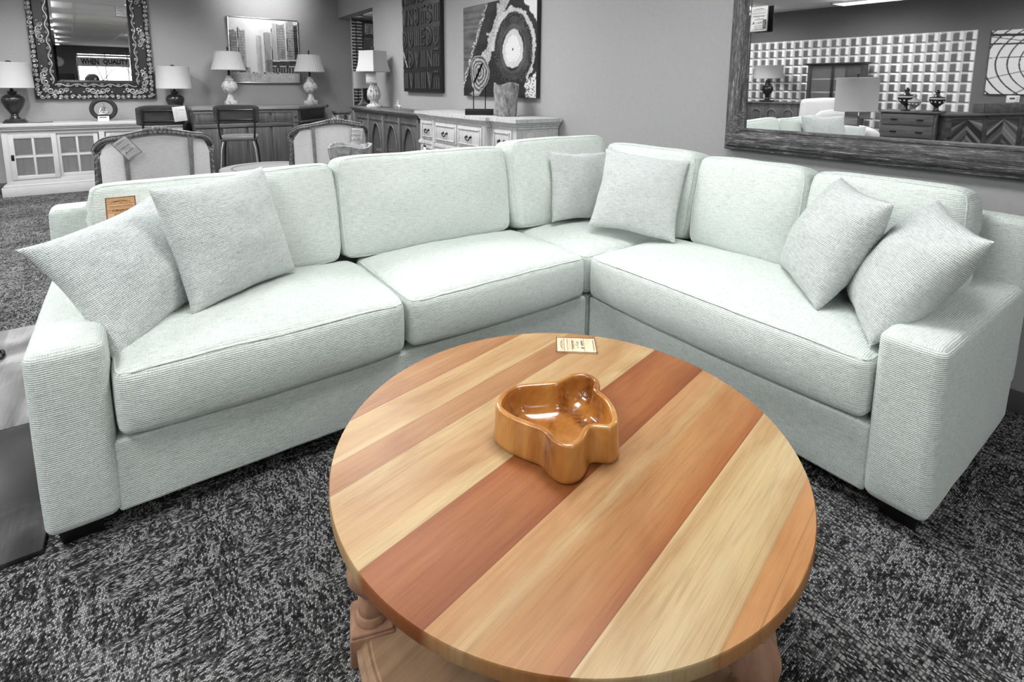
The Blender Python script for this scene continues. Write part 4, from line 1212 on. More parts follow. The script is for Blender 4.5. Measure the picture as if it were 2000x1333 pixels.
# ------------------------------------------------------------------ bar stools
M['steel'] = plain('pale_steel_tube', .5, .3, .5, .9)
M['blackmetal'] = plain('black_metal_bar', .015, .4)
BACKW = wood('dark_stool_wood', .028, .075, 'x', .5, .35, 16, .08, .1)
def stool(label, loc, rz):
    t = thing('bar_stool', label, 'stool', loc, rz, 'bar stools at the wooden bar')
    g = G()
    def sf(q, h):
        u, v = q.x/h[0], q.y/h[1]; return (q.x*(1-.10*v*v), q.y*(1-.08*u*u), q.z+(.012*(1-u*u)*(1-v*v)-.004*(abs(math.sin((u*.7+v)*9)) < .18))*(q.z > 0))
    g.rbox((0, 0, .735), (.42, .40, .055), .024, 3, (20, 20, 2), sf); g.sharp = 70; obj('seat', g, plain('grey_quilted_leather', .17, .45), t)
    g = G()
    def bf(q, h): return (q.x, q.y+.05*(q.x/h[0])**2, q.z*(1-.22*abs(q.x/h[0])**7)-.008*(q.x/h[0])**4)
    g.rbox((0, -.226, 1.035), (.49, .018, .225), .008, 2, (16, 1, 8), bf, None); obj('backrest', g, BACKW, t)
    g = G()
    for z in (1.082, .965): g.tube([(-.19+.38*k/8, -.246+.035*((k-4)/4)**2, z) for k in range(9)], .008, 6)
    for s_ in (-1, 1): g.tube([(s_*.195, -.215, 1.10), (s_*.195, -.225, .95), (s_*.185, -.215, .78), (s_*.175, -.16, .715), (s_*.15, 0, .705)], .011, 8)
    obj('back_frame', g, M['blackmetal'], t)
    for sx in (-1, 1):
        for sy in (-1, 1):
            g = G(); g.tube([(sx*.10, sy*.06, .705), (sx*.165, sy*.14, .695), (sx*.185, sy*.165, .60), (sx*.225, sy*.205, .012)], .011, 8); g.lathe([(.014, 0), (.014, .014), (.011, .016)], 8, (sx*.225, sy*.205, 0))
            obj('leg', g, M['steel'] if sy < 0 else M['blackmetal'], t)
    g = G(); q = [(-.213, -.193), (.213, -.193), (.213, .193), (-.213, .193)]; g.tube([(a, b, .20) for a, b in q], .008, 6, True); obj('footrest', g, M['blackmetal'], t)
    return t
S2 = stool('bar stool with a dark wood back in the middle of the bar front, no tag', (-.76, 5.42, .0), R(-14))
for c in S2.children: pass
dup(S2, (-1.56, 5.46, 0), R(6), 'left bar stool with a white hang tag on its back')
o = thing('hang_tag', 'white hang tag on the back of the left bar stool', 'tag', (-1.375, 5.16, .975), R(4))
g = G(); g.rbox((0, 0, .075), (.125, .003, .165), .001, 1, M=Mat((0, 0, 0), 0, 0, R(-6))); obj('card', g, M['card'], o)
g = G()
for k in range(4): g.ball((-.04, -.003, .035+.03*k), (.004, .001, .004), 6, 4)
g.box(-.02, -.0026, .12, .04, -.002, .123, 0); obj('print', g, plain('grey_ink', .3, .7), o)

# ------------------------------------------------------------------ wing-back dining chairs
CF = wood('carved_grey_chair_frame', .10, .26, 'z', .6, .3, 30, .5, .25)
CFAB = fabric('grey_linen_upholstery', (.40, .40, .40), (.60, .60, .60), .004, .15, .3)
def arm_chair(label, loc, rz):
    t = thing('wingback_chair', label, 'chair', loc, rz, 'wing-back dining chairs behind the sofa')
    def depth(u):  # plan curve of the shell, u = x / half width
        return -.27+.22*abs(u)**5
    hw = .322; zb = .20
    def path(u):
        return None
    outline = []
    for k in range(9): outline.append((-hw*.92-.025*math.sin(PI*k/9*.9), zb+(.90-zb)*k/8))
    for k in range(1, 9):
        a = PI-PI/2*k/8; outline.append((-hw+.12+.125*math.cos(a), .925+.115*math.sin(a)))
    for k in range(1, 8):
        u = k/8; outline.append((-hw+.12+(2*hw-.24)*u, 1.04+.034*math.sin(PI*u)))
    outline += [(-x, z) for (x, z) in outline[:17]][::-1]
    pts = [(x, depth(x/hw), z) for (x, z) in outline]
    g = G()
    cx, cz = 0, .6
    n = len(pts); ups = []
    for (x, y, z) in pts: ups.append((x*.0+(-.75 if x < -.2 else .75 if x > .2 else 0), -1, 0))
    g.sweep(pts, [(-.020, -.022), (.020, -.022), (.024, 0), (.018, .016), (.010, .010), (0, .016), (-.010, .010), (-.018, .016), (-.024, 0)], ups=ups)
    for i in range(n-1):   # beaded carving
        for q in (.25, .75):
            p = Vector(pts[i]).lerp(Vector(pts[i+1]), q); d = Vector(ups[i]).normalized(); p = p+d*.018
            g.ball(p, (.011, .009, .011), 6, 4)
    # crest ornament
    for k in range(-3, 4): g.ball((k*.022, depth(0)-.012, 1.088+.008*(3-abs(k))/3), (.013, .012, .012+.003*(3-abs(k))), 6, 5)
    g.sharp = 40; obj('carved_frame', g, CF, t)
    def surf(off):
        def fn(u, v):
            x = (-1+2*u)*hw*.95; zt = 1.03+.03*math.sin(PI*u)
            e = abs(-1+2*u)
            if e > .62: zt -= .115*((e-.62)/.38)**3
            z = zb+(zt-zb)*v
            return Vector((x, depth(x/hw)-.006+off+(-.022*(1-e**4)*math.sin(PI*v) if off <= 0 else 0), z))
        return fn
    g = G(); g.grid(surf(0), 30, 14); g.grid(surf(.06), 30, 14); g.sharp = 85; obj('back_panel', g, CFAB, t)
    for s_ in (-1, 1):
        g = G(); x = s_*hw*.56
        g.sweep([(x*(1-.12*(1-k/8)), depth(x/hw)-.026, zb+(1.03-zb)*k/8) for k in range(9)], [(-.012, -.01), (.012, -.01), (.012, .006), (.004, .012), (-.004, .012), (-.012, .006)], up=(0, -1, 0)); obj('stile', g, CF, t)
    g = G(); g.rbox((0, .06, .40), (.56, .56, .14), .04, 3, (10, 10, 2)); g.sharp = 80; obj('seat', g, CFAB, t)
    g = G(); g.box(-.29, -.23, .27, .29, .34, .335, .008); obj('seat_frame', g, CF, t)
    for sx in (-1, 1):
        g = G(); g.lathe([(.018, 0), (.022, .02), (.026, .14), (.032, .24), (.026, .25), (.034, .262), (.034, .275)], 14, (sx*.25, .30, 0)); obj('leg', g, CF, t)
        g = G(); g.tube([(sx*.24, -.24, .275), (sx*.245, -.26, .14), (sx*.25, -.30, .0)], [.03, .026, .02], 8); obj('leg', g, CF, t)
    return t
C1 = arm_chair('linen wing-back chair nearest the white console, with a tilted price tag on its back', (-1.715, 2.52, 0), R(2))
dup(C1, (-.425, 2.92, 0), R(-4), 'linen wing-back chair behind the teak vase, in front of the arched sideboard')
price_tag('grey price tag tilted on the back of the chair nearest the console', Mat((-1.832, 2.165, .932), R(3), R(-3), R(-36)), .09, .135, '$ 699', M['taggrey'])
price_tag('grey price tag hanging upright on the chair behind the teak vase', Mat((-.29, 2.575, .87), R(-4), R(-3), R(5)), .105, .155, '$ 699', M['taggrey'])

# ------------------------------------------------------------------ small round table between the chairs
t = thing('round_table', 'round grey wooden table with an inlaid ring between the two wing-back chairs', 'table', (-.775, 3.72, 0))
g = G(); g.lathe([(0, .545), (.40, .545), (.425, .552), (.43, .565), (.425, .578), (0, .58)], 72); obj('top', g, wood('grey_table_top', .20, .36, 'x', .45, .35, 12, .08, .08), t)
g = G(); g.lathe([(.318, .5802), (.318, .5812), (.326, .5812), (.326, .5802)], 72); obj('inlay', open_ring(g), plain('dark_inlay', .08, .5), t)
g = G(); g.lathe([(.05, .05), (.06, .08), (.045, .12), (.075, .25), (.05, .38), (.045, .48), (.09, .545)], 28); obj('pedestal', g, DW, t)
g = G(); g.lathe([(.26, 0), (.27, .015), (.26, .03), (.10, .05), (0, .055)], 40); obj('base', g, DW, t)
o = thing('paper_card', 'small pale card lying on the round table', 'card', (-.66, 3.62, .5815), R(20)); g = G(); g.box(-.09, -.045, 0, .09, .045, .003, .001); obj('card', g, plain('pale_card', .42, .6), o)
g = G(); g.box(-.075, .03, .0031, .075, .034, .0036, 0); g.box(-.075, -.034, .0031, .075, -.03, .0036, 0); obj('print', g, plain('grey_card_ink', .15, .6), o)

# ------------------------------------------------------------------ teak root vases
def burl(name):
    k = N(name, .5, .35); v = k.coord('Object', (1, 1, .55)); n1 = k.noise(v, 13, 5, .6, 2.2); n2 = k.noise(v, 34, 4, .7, 1.2)
    k.color(k.ramp(k.math('ADD', k.math('MULTIPLY', n1, .7), k.math('MULTIPLY', n2, .3)), [(.32, .045), (.42, .17), (.52, .29), (.66, .42)])); k.bump(n1, .35, .006); return k.m
M['burl'] = burl('pale_burled_teak')
def teak(label, loc, prof, seed, cat='vase', th=.014):
    g = G(); n = 64; H_ = prof[-1][1]
    vs = []; fs = []
    outer = prof; inner = [(max(.01, r-th), z) for (r, z) in prof[::-1] if z > H_*.15]+[(.0, H_*.15)]
    full = outer+[(prof[-1][0]-th*.5, H_+.003)]+inner
    def rad(a, z): return 1+.07*fbm(math.cos(a)*1.2, math.sin(a)*1.2+z*3, 1.5, seed)+.03*math.sin(a*5+seed+z*9)+.02*fbm(math.cos(a), math.sin(a)+z*6, 5, seed)
    g.lathe(full, n, rad=rad); g.sharp = 60
    for i, v in enumerate(g.v):
        if v.z > H_*.9: v.z += .012*math.sin(3*math.atan2(v.y, v.x)+seed)
    o = obj('teak_vase', g, M['burl']); o.location = loc
    return tag(o, label, cat, 'teak root vases')
teak('tall teak root vase behind the sofa, in front of a wing-back chair', (-.64, 1.72, 0), [(.085, 0), (.095, .02), (.10, .3), (.105, .6), (.115, .8), (.136, .9), (.146, .972)], 2)
o = thing('folded_leaflet', 'white folded leaflet sticking out of the tall teak vase', 'card', (-.62, 1.70, .93), R(10))
g = G(); g.add([(-.05, 0, -.05), (.07, .0, -.05), (.075, -.005, .035), (-.02, -.005, .07)], [[0, 1, 2, 3]]); obj('page', g, M['card'], o)
teak('teak root vase standing on the white sideboard in front of the agate painting', (.905, 2.04, 1.121), [(.085, 0), (.094, .02), (.098, .08), (.105, .16), (.112, .22), (.112, .285)], 7)

# ------------------------------------------------------------------ white breakfront sideboard
SBW = N('white_limed_wood', .6, .3); v = SBW.coord('Object', (1, 1, .08)); n1 = SBW.noise(v, 26, 5, .7); n2 = SBW.noise(SBW.coord('Object', (8, 8, 1)), 9, 4)
SBW.color(SBW.ramp(SBW.math('ADD', SBW.math('MULTIPLY', n1, .6), SBW.math('MULTIPLY', n2, .4)), [(.34, .30), (.44, .50), (.6, .62)])); SBW.bump(n1, .12, .002); SBWm = SBW.m
t = thing('white_sideboard', 'limed white breakfront sideboard with drawers and doors below the agate painting', 'sideboard', (.94, 2.49, 0))
X0, XB = .70, 1.145; Y0, Y1 = 1.60, 3.38; XC = .655; YC0, YC1 = 1.98, 2.99   # the middle stands proud
plan = [(X0, Y0), (XB, Y0), (XB, Y1), (X0, Y1), (X0, YC1), (XC, YC1), (XC, YC0), (X0, YC0)]
def grow(d): return [(X0-d, Y0-d), (XB, Y0-d), (XB, Y1+d), (X0-d, Y1+d), (X0-d, YC1+d), (XC-d, YC1+d), (XC-d, YC0-d), (X0-d, YC0-d)]
g = G(); g.prism(plan, .06, 1.06); g.prism(grow(.018), 0, .09); g.prism(grow(.016), .775, .80); g.prism(grow(.008), .80, .812); obj('carcass', g, SBWm, t, True)
g = G(); g.prism(grow(.010), 1.035, 1.058); g.prism(grow(.022), 1.058, 1.075); g.prism(grow(.035), 1.075, 1.09); g.prism(grow(.048), 1.09, 1.12); obj('top', g, SBWm, t, True)
def pull(y, x, z, par):
    g = G()
    for s_ in (-1, 1): g.lathe([(0, 0), (.013, 0), (.013, .004), (.005, .012), (.005, .02)], 10, (0, 0, 0), Mat((x, y+s_*.036, z+.012), 0, R(-90)) @ Matrix.Rotation(R(0), 4, 'Z') if False else Matrix.Translation((x, y+s_*.036, z+.012)) @ Matrix.Rotation(R(-90), 4, 'Y'))
    g.tube([(x-.018, y+.036*math.cos(a), z+.012-.034*abs(math.sin(a))**.7) for a in [PI*k/12 for k in range(13)]], .005, 6)
    o = obj('pull_handle', g, M['black']); o.location = Vector(o.location)-Vector(t.location)-Vector(par.location); o.parent = par
def front(name, ya, yb, za, zb, x, handle=True):
    g = G(); g.box(x-.014, ya, za, x+.004, yb, zb, .003)
    # recessed panel look: raised outer moulding and inner field
    for a in ((ya+.02, za+.02, yb-.02, za+.032), (ya+.02, zb-.032, yb-.02, zb-.02), (ya+.02, za+.02, ya+.032, zb-.02), (yb-.032, za+.02, yb-.02, zb-.02)): g.box(x-.022, a[0], a[1], x-.012, a[2], a[3], .003)
    if name == 'door': g.box(x-.022, ya+.07, za+.07, x-.012, yb-.07, zb-.07, .006)
    d = obj(name, g, SBWm, t, True)
    if handle: pull((ya+yb)/2, x-.014, (za+zb)/2-.01, d)
front('drawer', 1.66, 1.93, .83, 1.02, X0); front('drawer', 2.05, 2.47, .83, 1.02, XC); front('drawer', 2.50, 2.92, .83, 1.02, XC); front('drawer', 3.04, 3.33, .83, 1.02, X0)
front('door', 1.66, 1.93, .12, .76, X0, False); front('door', 2.05, 2.455, .12, .76, XC, False); front('door', 2.515, 2.92, .12, .76, XC, False); front('door', 3.04, 3.33, .12, .76, X0, False)
g = G()
for y in (YC0+.03, YC1-.03):
    g.lathe([(.03, .09), (.026, .11), (.026, .76), (.03, .775)], 14, (XC+.006, y, 0)); g.lathe([(.026, .815), (.028, .83), (.028, 1.02), (.03, 1.035)], 14, (XC+.006, y, 0))
obj('column', g, SBWm, t, True)
g = G(); g.box(.76, Y0-.008, .13, 1.10, Y0, .74, .004); g.box(.76, Y0-.008, .84, 1.10, Y0, 1.01, .004); obj('side_panel', g, SBWm, t, True)
g = G(); g.box(XC-.016, 2.468, .13, XC+.004, 2.502, .75, 0); obj('door_gap_shade', g, M['black'], t, True)  # black strip standing in for the shade between the two doors
o = thing('hang_tag.001', 'small black and white hang tag dangling from a sideboard drawer handle', 'tag', (X0-.048, 3.185, .66))
g = G(); g.box(-.002, -.028, 0, .002, .028, .10, .001); obj('card', g, M['card'], o)
g = G(); g.box(-.003, -.03, .085, .003, .03, .105, .001); g.tube([(0, 0, .10), (-.003, 0, .255)], .0015, 5); obj('string', g, M['ink'], o)

# agate slice on a stand
t = thing('agate_sculpture', 'agate slice on two thin rods over a black block, on the white sideboard', 'sculpture', (.80, 2.33, 1.121), R(-38))
g = G(); g.box(-.13, -.05, 0, .13, .05, .055, .003); obj('block', g, M['black'], t)
for s_ in (-1, 1):
    g = G(); g.tube([(s_*.055, 0, .05), (s_*.055, 0, .26)], .005, 8); obj('rod', g, M['black'], t)
def slice_geo():
    g = G(); n, m = 72, 26
    for side in (0, 1):
        for j in range(m+1):
            for i in range(n):
                a = 2*PI*i/n; rr = j/m
                ex = 1+.13*fbm(math.cos(a), math.sin(a), 1.5, 4)+.05*math.sin(a*3+1)
                x = .084*rr*ex*math.cos(a); z = .172*rr*ex*math.sin(a)
                g.v.append(Vector((x, -.012 if side == 0 else .012, .385+z)))
                band = rr+.09*fbm(x*9, z*9, 1.2, 6)
                c = .40+.22*math.sin(band*26)+.08*fbm(x*40, z*40, 1, 3)
                if rr > .93: c = .5
                if abs(x*.8-(z-.02)*.35) < .008 and abs(z) < .09: c = .02
                g.col.append(clamp(c, .02, .8)**1.6)
    b = (m+1)*n
    for j in range(m):
        for i in range(n):
            q = [j*n+i, j*n+(i+1) % n, (j+1)*n+(i+1) % n, (j+1)*n+i]; g.f.append(q); g.f.append([b+k for k in q[::-1]])
    for i in range(n): g.f.append([m*n+i, m*n+(i+1) % n, b+m*n+(i+1) % n, b+m*n+i])
    return g
obj('agate_slice', slice_geo(), paintmat('banded_agate', .18, .5), t, sharp=50)

# ------------------------------------------------------------------ arched sideboard, lamp and bird figures
ASB = wood('grey_brown_arched_wood', .055, .18, 'z', .55, .3, 16, .08, .2)
ASBt = wood('grey_brown_arched_top', .06, .22, 'y', .45, .4, 14, .06, .2)
t = thing('arched_sideboard', 'dark wood sideboard with arched glazed doors beside the doorway', 'sideboard', (.95, 4.68, 0))
ax, ay0, ay1 = .80, 3.60, 5.75
g = G(); g.box(ax+.03, ay0, .0, 1.145, ay1, .10); g.box(ax+.25, ay0, .10, 1.145, ay1, 1.0); g.box(ax, ay0, .08, 1.145, ay0+.05, 1.02); g.box(ax, ay1-.05, .08, 1.145, ay1, 1.02); g.box(ax, ay0, .96, 1.145, ay1, 1.03); g.box(ax+.02, ay0, .10, 1.145, ay1, .16); g.box(ax+.06, ay0+.05, .50, 1.145, ay1-.05, .525)
for k in range(5): y = ay0+.05+(ay1-ay0-.1)*k/4; g.box(ax-.012, y-.028, .08, ax+.06, y+.028, 1.0, .008)
obj('carcass', g, ASB, t, True)
g = G(); g.box(ax-.05, ay0-.04, 1.055, 1.15, ay1+.04, 1.085, .008); g.box(ax-.03, ay0-.02, 1.03, 1.15, ay1+.02, 1.057, .008); obj('top', g, ASBt, t, True)
def arch_door(yc, hw):
    g = G(); z0, z1 = .17, .95; x = ax+.012
    # spandrel plate with an arched opening, built as a strip around the arch
    pts = []; outer = []
    zs = .50; rz = z1-.06-zs
    m = 24
    for k in range(m+1):
        a = PI*k/m; pts.append((yc+(hw-.05)*math.cos(a), zs+rz*math.sin(a)))
    ins = [(yc+hw-.05, z0+.06)]+pts+[(yc-hw+.05, z0+.06)]
    outs = [(yc+hw, z0)]+[(yc+hw if k < m/2 else yc-hw if k > m/2 else yc, z1 if 0 < k < m else zs) if abs(math.cos(PI*k/m)) < .98 else ((yc+hw) if k < m/2 else (yc-hw), zs) for k in range(m+1)]+[(yc-hw, z0)]
    outs = [(yc+hw, z0)]+[(yc+max(-hw, min(hw, hw*1.5*math.cos(PI*k/m))), zs+(z1-zs)*min(1, 1.5*math.sin(PI*k/m))) for k in range(m+1)]+[(yc-hw, z0)]
    n = len(ins); vs = [(x, p[0], p[1]) for p in ins]+[(x, p[0], p[1]) for p in outs]+[(x+.02, p[0], p[1]) for p in ins]
    fs = []
    for k in range(n-1): fs.append([k, k+1, n+k+1, n+k]); fs.append([k, 2*n+k, 2*n+k+1, k+1])
    fs.append([n-1, 0, n, 2*n-1])
    g.add(vs, fs)
    g.tube([(x-.006, p[0], p[1]) for p in ins], .014, 6); g.box(x-.015, yc-hw+.01, z1-.02, x+.01, yc+hw-.01, z1+.01, .004)
    d = obj('door', g, ASB, t, True, sharp=25)
    g = G(); g.add([(x+.012, p[0], p[1]) for p in ins], [list(range(n))]); o = obj('pane', g, M['glass']); o.location = Vector(o.location)-Vector(t.location)-Vector(d.location); o.parent = d
    g = G(); g.lathe([(0, 0), (.012, .004), (.008, .02), (0, .024)], 10, M=Matrix.Translation((x-.004, yc+hw-.02, .50)) @ Matrix.Rotation(R(-90), 4, 'Y')); o = obj('knob', g, M['black']); o.location = Vector(o.location)-Vector(t.location)-Vector(d.location); o.parent = d
w_ = (ay1-ay0-.1)/4
for k in range(4): arch_door(ay0+.05+w_*(k+.5), w_/2-.03)
t = thing('fluted_lamp', 'pale fluted lamp with a flared white shade and price card on the arched sideboard', 'lamp', (.90, 5.22, 1.086))
g = G(); g.lathe([(.105, 0), (.108, .02), (.10, .03), (.075, .045), (.055, .055), (.05, .07), (.056, .078), (.05, .085)], 28); obj('foot', g, M['distress'], t)
g = G(); g.lathe([(.045, .085), (.075, .12), (.088, .17), (.080, .23), (.058, .28), (.04, .31), (.045, .32), (.045, .33), (.02, .34), (.02, .42)], 72, rad=lambda a, z: 1+.05*math.sin(a*14)); obj('body', g, M['distress'], t)
g = G(); g.tube([(0, 0, .40), (0, 0, .78)], .007, 8); g.ball((0, 0, .80), .022, 10, 8); obj('stem', g, M['darkceramic'], t)
g = G(); g.lathe([(.225, 0), (.228, .01), (.205, .08), (.19, .16), (.182, .27), (.186, .28)], 4); g.f = [q for q in g.f if len(q) == 4]; g.sharp = 20
s = obj('lamp_shade', g, M['shade'], t); s.location.z = .485+.14; s.rotation_euler.z = R(70)
g = G(); g.box(-.07, -.10, .33, .07, -.097, .50, .001, Matrix.Rotation(R(-40), 4, 'Z')); obj('price_card', g, M['taggrey'], t)
for k, (y, h) in enumerate(((4.74, .07), (4.64, .10))):
    g = G(); g.ball((0, 0, .028), (.03, .022, .022), 10, 8); g.tube([(.015, 0, .035), (.024, 0, h*.7), (.02, 0, h)], [.012, .008, .010], 8); g.ball((.02, 0, h+.004), .012, 8, 6); g.tube([(.03, 0, h+.004), (.046, 0, h)], [.005, .001], 6); g.tube([(-.02, 0, .03), (-.055, 0, .042)], [.012, .004], 6); g.lathe([(.02, 0), (.02, .004), (.006, .008), (.005, .02)], 8)
    o = obj('bird_figure', g, plain('white_porcelain', .7, .25, .5) if k == 0 else bpy.data.materials['white_porcelain']); o.location = (1.02, y, 1.086); o.rotation_euler.z = R(40+60*k)
    tag(o, ('smaller white bird figurine nearer the fluted lamp on the arched sideboard', 'taller white bird figurine on the arched sideboard, away from the fluted lamp')[k], 'figurine', 'white bird figurines')

# ------------------------------------------------------------------ carved mirror beyond the doorway
t = thing('slatted_mirror', 'large silvered mirror with a frame of stacked carved bars beyond the doorway', 'mirror', (2.75, 9.92, .95))
mw, mh = .62, 1.90
g = G()
for a in ((-mw, 0, -mw+.05, mh), (mw-.05, 0, mw, mh), (-mw, mh-.05, mw, mh), (-mw, 0, mw, .05)): g.box(a[0], -.07, a[1], a[2], 0, a[3], .01)
for a in ((-mw+.36, .36, -mw+.40, mh-.36), (mw-.40, .36, mw-.36, mh-.36), (-mw+.36, mh-.40, mw-.36, mh-.36), (-mw+.36, .36, mw-.36, .40)): g.box(a[0], -.06, a[1], a[2], 0, a[3], .008)
g.box(-mw, -.01, 0, mw, 0, mh); obj('frame', g, plain('dark_silver_frame', .04, .4), t)
g = G(); random.seed(9)
nb = 26
for k in range(nb):
    z = .09+(mh-.18)*k/(nb-1)
    for s_ in (-1, 1):
        for q in (0, 1):
            x0 = s_*(mw-.065-.145*q); g.box(min(x0, x0-s_*.13), -.05-random.random()*.012, z-.022, max(x0, x0-s_*.13), -.012, z+.022, .008)
for k in range(12):
    x = -mw+.40+(2*mw-.8)*(k+.5)/12
    for z in (.22, mh-.22): g.box(x-.014, -.055, z-.12, x+.014, -.012, z+.12, .008)
o = obj('carved_bars', g, plain('aged_silver_bars', .30, .35, .5, .5, .5, 14), t); o['kind'] = 'stuff'
g = G(); g.add([(-mw+.40, -.02, .40), (mw-.40, -.02, .40), (mw-.40, -.02, mh-.40), (-mw+.40, -.02, mh-.40)], [[0, 1, 2, 3]]); obj('glass', g, M['mirror'], t)
t = thing('drum_lamp', 'grey drum-shade lamp beyond the doorway, half hidden by the door edge', 'lamp', (1.87, 8.3, 1.0))
s = obj('lamp_shade', shade_geo(.24, .24, .32), M['shadeg'], t); s.location.z = .49
g = G(); g.lathe([(.10, 0), (.105, .02), (.07, .05), (.03, .10), (.022, .18), (.02, .34), (.012, .45), (.01, .64)], 24); obj('base', g, plain('grey_lamp_base', .12, .5), t)
o = thing('entry_table', 'dark narrow table beyond the doorway under the drum lamp', 'table', (1.95, 8.35, 0))
g = G(); g.box(-.35, -.2, .96, .35, .2, 1.0, .004); obj('top', g, DWx, o)
for sx in (-1, 1):
    for sy in (-1, 1): g = G(); g.box(sx*.32-.025, sy*.17-.025, 0, sx*.32+.025, sy*.17+.025, .96, .003); obj('leg', g, DW, o)

# ------------------------------------------------------------------ things seen only in the mirrors
def bx(g, *a): g.box(*a)
# banner, clock and photographer (ornate mirror)
t = thing('window_banner', 'pale shop banner lettered across the window, seen in the ornate mirror', 'banner', (-1.2, YB+.02, 1.97))
g = G(); g.box(-2.17, YB+.010, 1.98, -.22, YB+.014, 2.40, 0); obj('cloth', g, plain('pale_banner_cloth', .85, .8), t, True)
g = G()
text_geo(g, 'WHEN', Matrix.Translation((-1.73, YB+.016, 2.20)), .66, .28, weight=.04); text_geo(g, 'QUALITY', Matrix.Translation((-.755, YB+.016, 2.20)), .98, .28, weight=.04)
obj('lettering', g, plain('banner_ink', .03, .7), t, True)
t = thing('wall_clock', 'round white wall clock seen at the left edge of the ornate mirror glass', 'clock', (-2.87, YB+.001, 1.94))
mm = Mat((0, 0, .15), 0, R(-90))
g = G(); g.lathe([(.15, 0), (.155, .01), (.155, .03), (.14, .035), (.138, .022), (0, .022)], 40, M=mm); obj('case', g, plain('pale_clock_case', .5, .5), t)
g = G(); g.lathe([(.136, .0225), (.136, .024), (0, .024)], 40, M=mm); obj('dial', g, M['card'], t)
g = G(); g.box(-.004, .025, .15, .004, .028, .235, 0); g.box(-.07, .025, .146, 0, .028, .154, 0)
for k in range(12):
    a = PI*k/6; g.box(.118*math.cos(a)-.005, .024, .15+.118*math.sin(a)-.005, .118*math.cos(a)+.005, .026, .15+.118*math.sin(a)+.005, 0)
obj('hand', g, M['ink'], t); t.scale = (1.45, 1, 1.45)
g = G(); g.box(-3.4, YB+.002, .9, -2.30, YB+.35, 1.52, .01); o = obj('storage_cabinet', g, plain('dark_storage_cabinet', .02, .5)); tag(o, 'dark cabinet against the rear wall in the ornate mirror, below the clock', 'cabinet'); o.location.z = 0
o.scale.z = 1.62/.62

# photographer, standing behind the camera, only the hair shows in the ornate mirror
def skin(verts, edges, radii, name, mat, parent=None, root=0, sub=2):
    me = bpy.data.meshes.new(name); me.from_pydata(verts, edges, []); me.update()
    o = bpy.data.objects.new(name, me); COL.objects.link(o)
    m = o.modifiers.new('skin', 'SKIN'); m.use_smooth_shade = True
    for i, r in enumerate(radii):
        me.skin_vertices[0].data[i].radius = (r, r) if not isinstance(r, tuple) else r
        me.skin_vertices[0].data[i].use_root = i == root
    o.modifiers.new('sub', 'SUBSURF').levels = sub; o.modifiers['sub'].render_levels = sub
    me.materials.append(mat)
    if parent: o.parent = parent
    return o
person = thing('person', 'person with dark hair taking the photograph, glimpsed in the ornate mirror', 'person', (-2.02, -2.20, 0), R(-36))
V = [(0, 0, .86), (0, -.01, 1.02), (0, -.02, 1.20), (0, -.01, 1.30), (0, .02, 1.37), (0, .06, 1.43), (0, .07, 1.47),
     (.10, 0, .82), (.11, .01, .46), (.11, -.02, .09), (.115, .09, .045), (-.10, 0, .82), (-.11, .01, .46), (-.11, -.02, .09), (-.115, .09, .045),
     (.16, -.01, 1.27), (.22, .04, 1.08), (.12, .20, 1.26), (-.16, -.01, 1.27), (-.22, .04, 1.08), (-.12, .20, 1.26)]
Ed = [(0, 1), (1, 2), (2, 3), (3, 4), (4, 5), (5, 6), (0, 7), (7, 8), (8, 9), (9, 10), (0, 11), (11, 12), (12, 13), (13, 14), (3, 15), (15, 16), (16, 17), (3, 18), (18, 19), (19, 20)]
Rd = [(.13, .10), (.115, .09), (.14, .10), (.10, .08), .05, (.08, .09), (.07, .08), .085, .06, .042, .035, .085, .06, .042, .035, .052, .042, .03, .052, .042, .03]
skin(V, Ed, Rd, 'body', plain('dark_clothing', .03, .8), person)
sk = plain('skin_tone_grey', .35, .5)
g = G(); g.ball((0, .07, 1.435), (.076, .094, .108), 20, 14); g.ball((0, .165, 1.425), (.013, .018, .02), 8, 6)
for s_ in (-1, 1):
    g.ball((s_*.03, .148, 1.445), (.012, .01, .008), 8, 6); g.ball((s_*.077, .065, 1.43), (.012, .02, .03), 8, 6)
obj('head', g, sk, person)
g = G(); g.ball((0, .045, 1.462), (.088, .105, .098), 20, 14)
for k in range(26):
    a = PI*.15+PI*1.7*k/25-PI/2-PI*.85+PI*.15; x, y = .085*math.cos(a+PI*1.5), .05+.095*math.sin(a+PI*1.5)
    g.tube([(x*.5, y*.8+.01, 1.545), (x*1.15, y, 1.50), (x*1.75, y-.015, 1.43), (x*2.0, y-.02, 1.33)], [.022, .028, .03, .016], 6)
obj('hair', g, plain('dark_hair', .03, .5), person)
for s_ in (-1, 1):
    g = G(); g.rbox((s_*.095, .225, 1.30), (.026, .04, .085), .012, 2)
    for k in range(4): g.tube([(s_*.092, .215+.011*k, 1.335), (s_*.085, .225+.011*k, 1.372), (s_*.068, .232+.011*k, 1.385)], [.0085, .008, .007], 6)
    g.tube([(s_*.09, .205, 1.29), (s_*.07, .20, 1.325), (s_*.06, .205, 1.345)], [.010, .009, .008], 6)
    obj('hand', g, sk, person)

